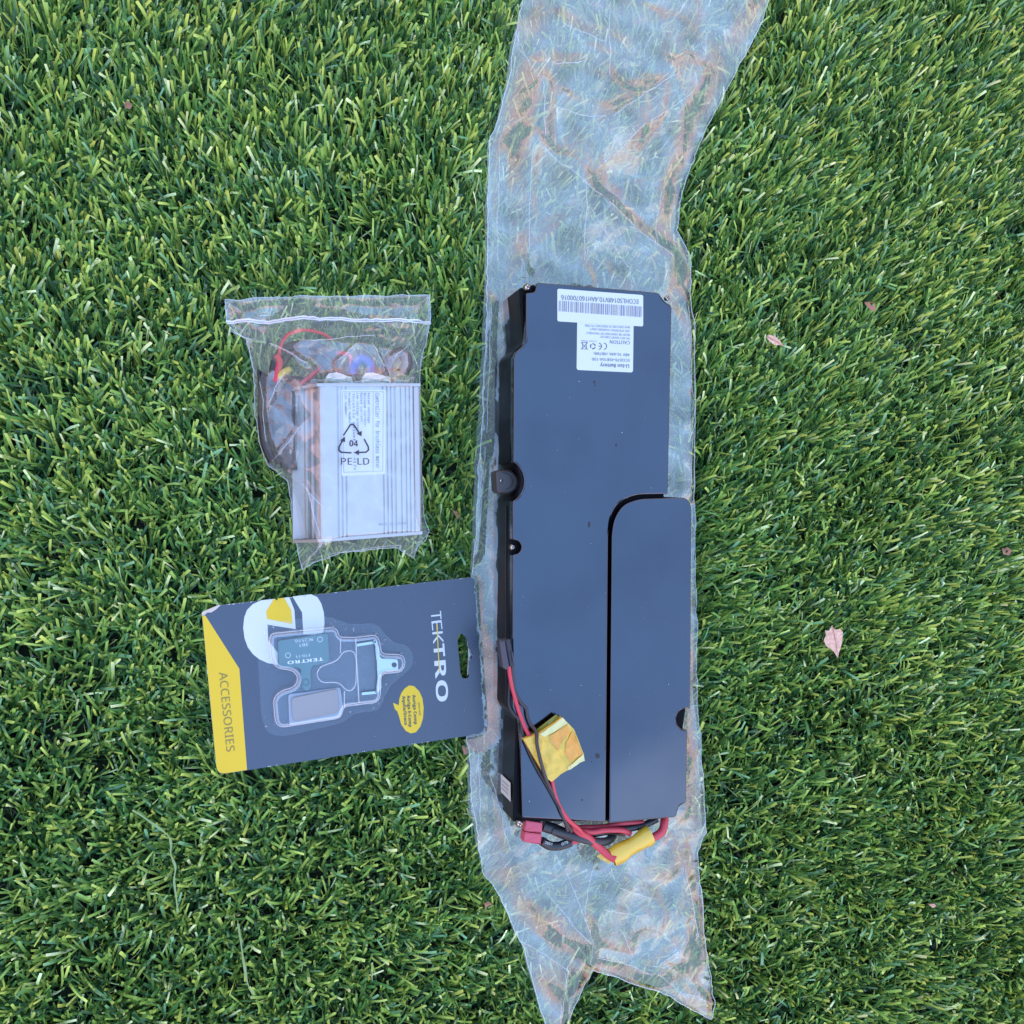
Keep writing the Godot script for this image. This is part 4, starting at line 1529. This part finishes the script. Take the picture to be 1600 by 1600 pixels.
	text("3B1", [482, 1004.5], [468, 1006], 4.6, bh + .0003, M.pad_print, plate)
	text("9C251G", [489, 996.5], [461, 999.5], 4.6, bh + .0003, M.pad_print, plate)
	for q in [[478, 1066, 5.0], [500, 999, 4.0], [450, 1024, 4.0]]:
		mb = MB.new()
		ribbon(mb, arc_px(q[0], q[1], q[2], 0, 360, 14), 0.8, bh + .0003)
		build(mb, "rivet_ring", M.pad_print if q[2] < 4.5 else M.slot_dark, plate)
	var pad2 := thing("brake_pad", "steel brake pad with its grey friction block up, lower one in the blister", "brake pad", P(485, 1105, ch), "brake pads in the blister")
	mb = MB.new()
	slab(mb, outline([[450, 1085, 5], [532, 1074, 5], [537, 1110, 6], [530, 1122, 6], [452, 1134, 5]], bh - .002), ch + .001, bh - .002, 0.0005)
	build(mb, "backing_plate", M.pad_steel, pad2)
	mb = MB.new()
	slab(mb, outline([[455, 1091, 6], [528, 1076, 6], [530, 1110, 6], [526, 1114, 5], [462, 1128, 6], [457, 1124, 5]], bh + .001), bh - .002, bh + .001, 0.0006)
	build(mb, "friction_block", M.pad_friction, pad2)
	var spring := thing("pad_spring", "bright steel fork-shaped spring at the narrow end of the blister", "spring", P(590, 1045, ch))
	mb = MB.new()
	for arm in [[[558, 1008], [583, 1004], [586.5, 1002], [588.5, 1010], [590, 1030]], [[566, 1084], [588, 1082], [594, 1074], [593, 1058], [591, 1045]]]:
		ribbon(mb, arm, 4.2, ch + .0052)
		ribbon(mb, arm, 4.2, ch + .0030)
	slab(mb, outline([[587, 1006, 3], [592, 1010, 3], [595, 1028, 3], [622, 1030, 4], [623, 1047, 4], [597, 1050, 4], [596, 1074, 4], [592, 1082, 3], [588, 1076, 2], [590, 1060], [588, 1020]], ch + .0055), ch + .0035, ch + .0055, 0.0004)
	var sp := build(mb, "spring_arms", M.spring_steel, spring)
	mb = MB.new()
	cap_poly(mb, outline(arc_px(616, 1039, 4.0, 0, 345, 14), ch + .0058), ch + .0058)
	build(mb, "pin_hole", M.slot_dark, sp)


# ---- dry leaves and loose strands ----
func leaf(pts: Array, h: float, curl: float, m: Material, label: String, category := "leaf", grp := "dry leaf scraps on the turf") -> void:
	var c := Vector2.ZERO
	for p in pts:
		c += Vector2(p[0], p[1]) / pts.size()
	var root := thing("dry_leaf", label, category, P(c.x, c.y, h - .003), grp)
	var w := flat2(P(c.x, c.y, h))
	var mb := MB.new()
	var ang := c.x * 0.7
	crumple(mb, pts, h, 0.0022, func(p: Vector2) -> float:
		var d := p - w
		var e := d.rotated(ang)
		return h + curl * e.x * e.x * 60.0 + 0.05 * e.y - absf(e.x) * 0.12 + 0.0008 * wr2.get_noise_2d(p.x * 7.0, p.y * 7.0))
	var o := build(mb, "leaf_blade", m, root)
	var vein := MB.new()
	var a := Vector2(pts[0][0], pts[0][1])
	var b := Vector2(pts[pts.size() / 2][0], pts[pts.size() / 2][1])
	var path := PackedVector3Array()
	for k in 7:
		var q := a.lerp(b, k / 6.0)
		var pw := flat2(P(q.x, q.y, h))
		var e := (pw - w).rotated(ang)
		path.append(Vector3(pw.x, h + curl * e.x * e.x * 60.0 + 0.05 * e.y - absf(e.x) * 0.12 + 0.0006, pw.y))
	tube(vein, path, 0.0003, 5, 0.0001)
	build(vein, "midrib", M.leaf_brown, o)


func strand(pts: Array, w: float, label: String) -> void:
	var ctr := []
	for p in pts:
		ctr.append(P(p[0], p[1], p[2]))
	var path := spline(ctr, 6)
	var mb := MB.new()
	var last := []
	for k in path.size():
		var d := (path[mini(k + 1, path.size() - 1)] - path[maxi(k - 1, 0)]).normalized()
		var s := d.cross(Vector3.UP).normalized().rotated(d, 0.5 * sin(k * 0.45))
		var n := s.cross(d).normalized()
		if n.y < 0.0:
			n = -n
		var ww := w * (0.75 + 0.25 * sin(k * 0.6))
		var ids := [mb.put(path[k] + s * ww, n), mb.put(path[k] - s * ww, n)]
		if last.size():
			mb.face(last[0], last[1], ids[1])
			mb.face(last[0], ids[1], ids[0])
		last = ids
	var o := build(mb, "grass_strand", M.straw)
	tag(o, label, "grass blade", "loose strands on the turf")


func litter() -> void:
	var h := REST + 0.010
	leaf([[1301, 977], [1305, 984], [1313, 983], [1318, 988], [1316, 1003], [1312, 1015], [1309, 1028], [1303, 1018], [1291, 1009], [1288, 1000], [1291, 993], [1290, 985], [1296, 986]], h, 0.1, M.leaf_tan, "largest pale pinkish dry leaf, lobed, lying right of the battery")
	leaf([[1197, 525], [1203, 523], [1211, 525], [1219, 532], [1226, 541], [1219, 539], [1210, 539], [1202, 533]], h, 0.1, M.leaf_tan, "small pale pink leaf scrap right of the battery's barcode label")
	leaf([[1350, 473], [1358, 471], [1363, 479], [1368, 473], [1370, 484], [1364, 486], [1356, 480]], h, 0.1, M.leaf_brown, "folded reddish brown leaf scrap nearest the right of the pale pink scrap")
	leaf([[1451, 1413], [1459, 1412], [1464, 1416], [1458, 1419]], h, 0.0, M.leaf_tan, "tiny tan leaf crumb low in the right part of the lawn")
	leaf([[1566, 857], [1574, 855], [1581, 860], [1577, 868], [1568, 866]], h - .006, 0.0, M.leaf_brown, "dark brown leaf bit at the far right of the lawn")
	leaf([[757, 1411], [764, 1409], [769, 1413], [762, 1416], [758, 1421]], h, 0.0, M.leaf_brown, "small curled reddish scrap left of the big bag's lower end")
	leaf([[193, 160], [201, 158], [207, 165], [204, 170], [195, 168]], h - .009, 0.0, M.leaf_brown, "brown leaf bit sunk in the grass at upper left")
	leaf([[706, 796], [714, 800], [719, 812], [713, 808]], h - .006, 0.0, M.leaf_brown, "reddish sliver between the zip bag and the battery")
	leaf([[722, 1165], [728, 1168], [731, 1176], [725, 1180]], h - .004, 0.0, M.leaf_brown, "dull brown scrap below the card's lower right corner")
	strand([[207, 1266, h], [220, 1274, h + .002], [240, 1288, h + .002], [262, 1305, h + .003], [267, 1318, h + .002], [267, 1335, h + .003], [274, 1355, h + .003], [272, 1375, h + .002], [275, 1400, h + .003], [278, 1425, h - .002]], 0.0009, "long kinked pale strand lying loose at lower left")
	strand([[372, 1443, h - .002], [376, 1470, h + .002], [381, 1505, h + .003], [388, 1540, h + .002], [397, 1552, h]], 0.0009, "straight pale strand lying loose below the card's yellow end")
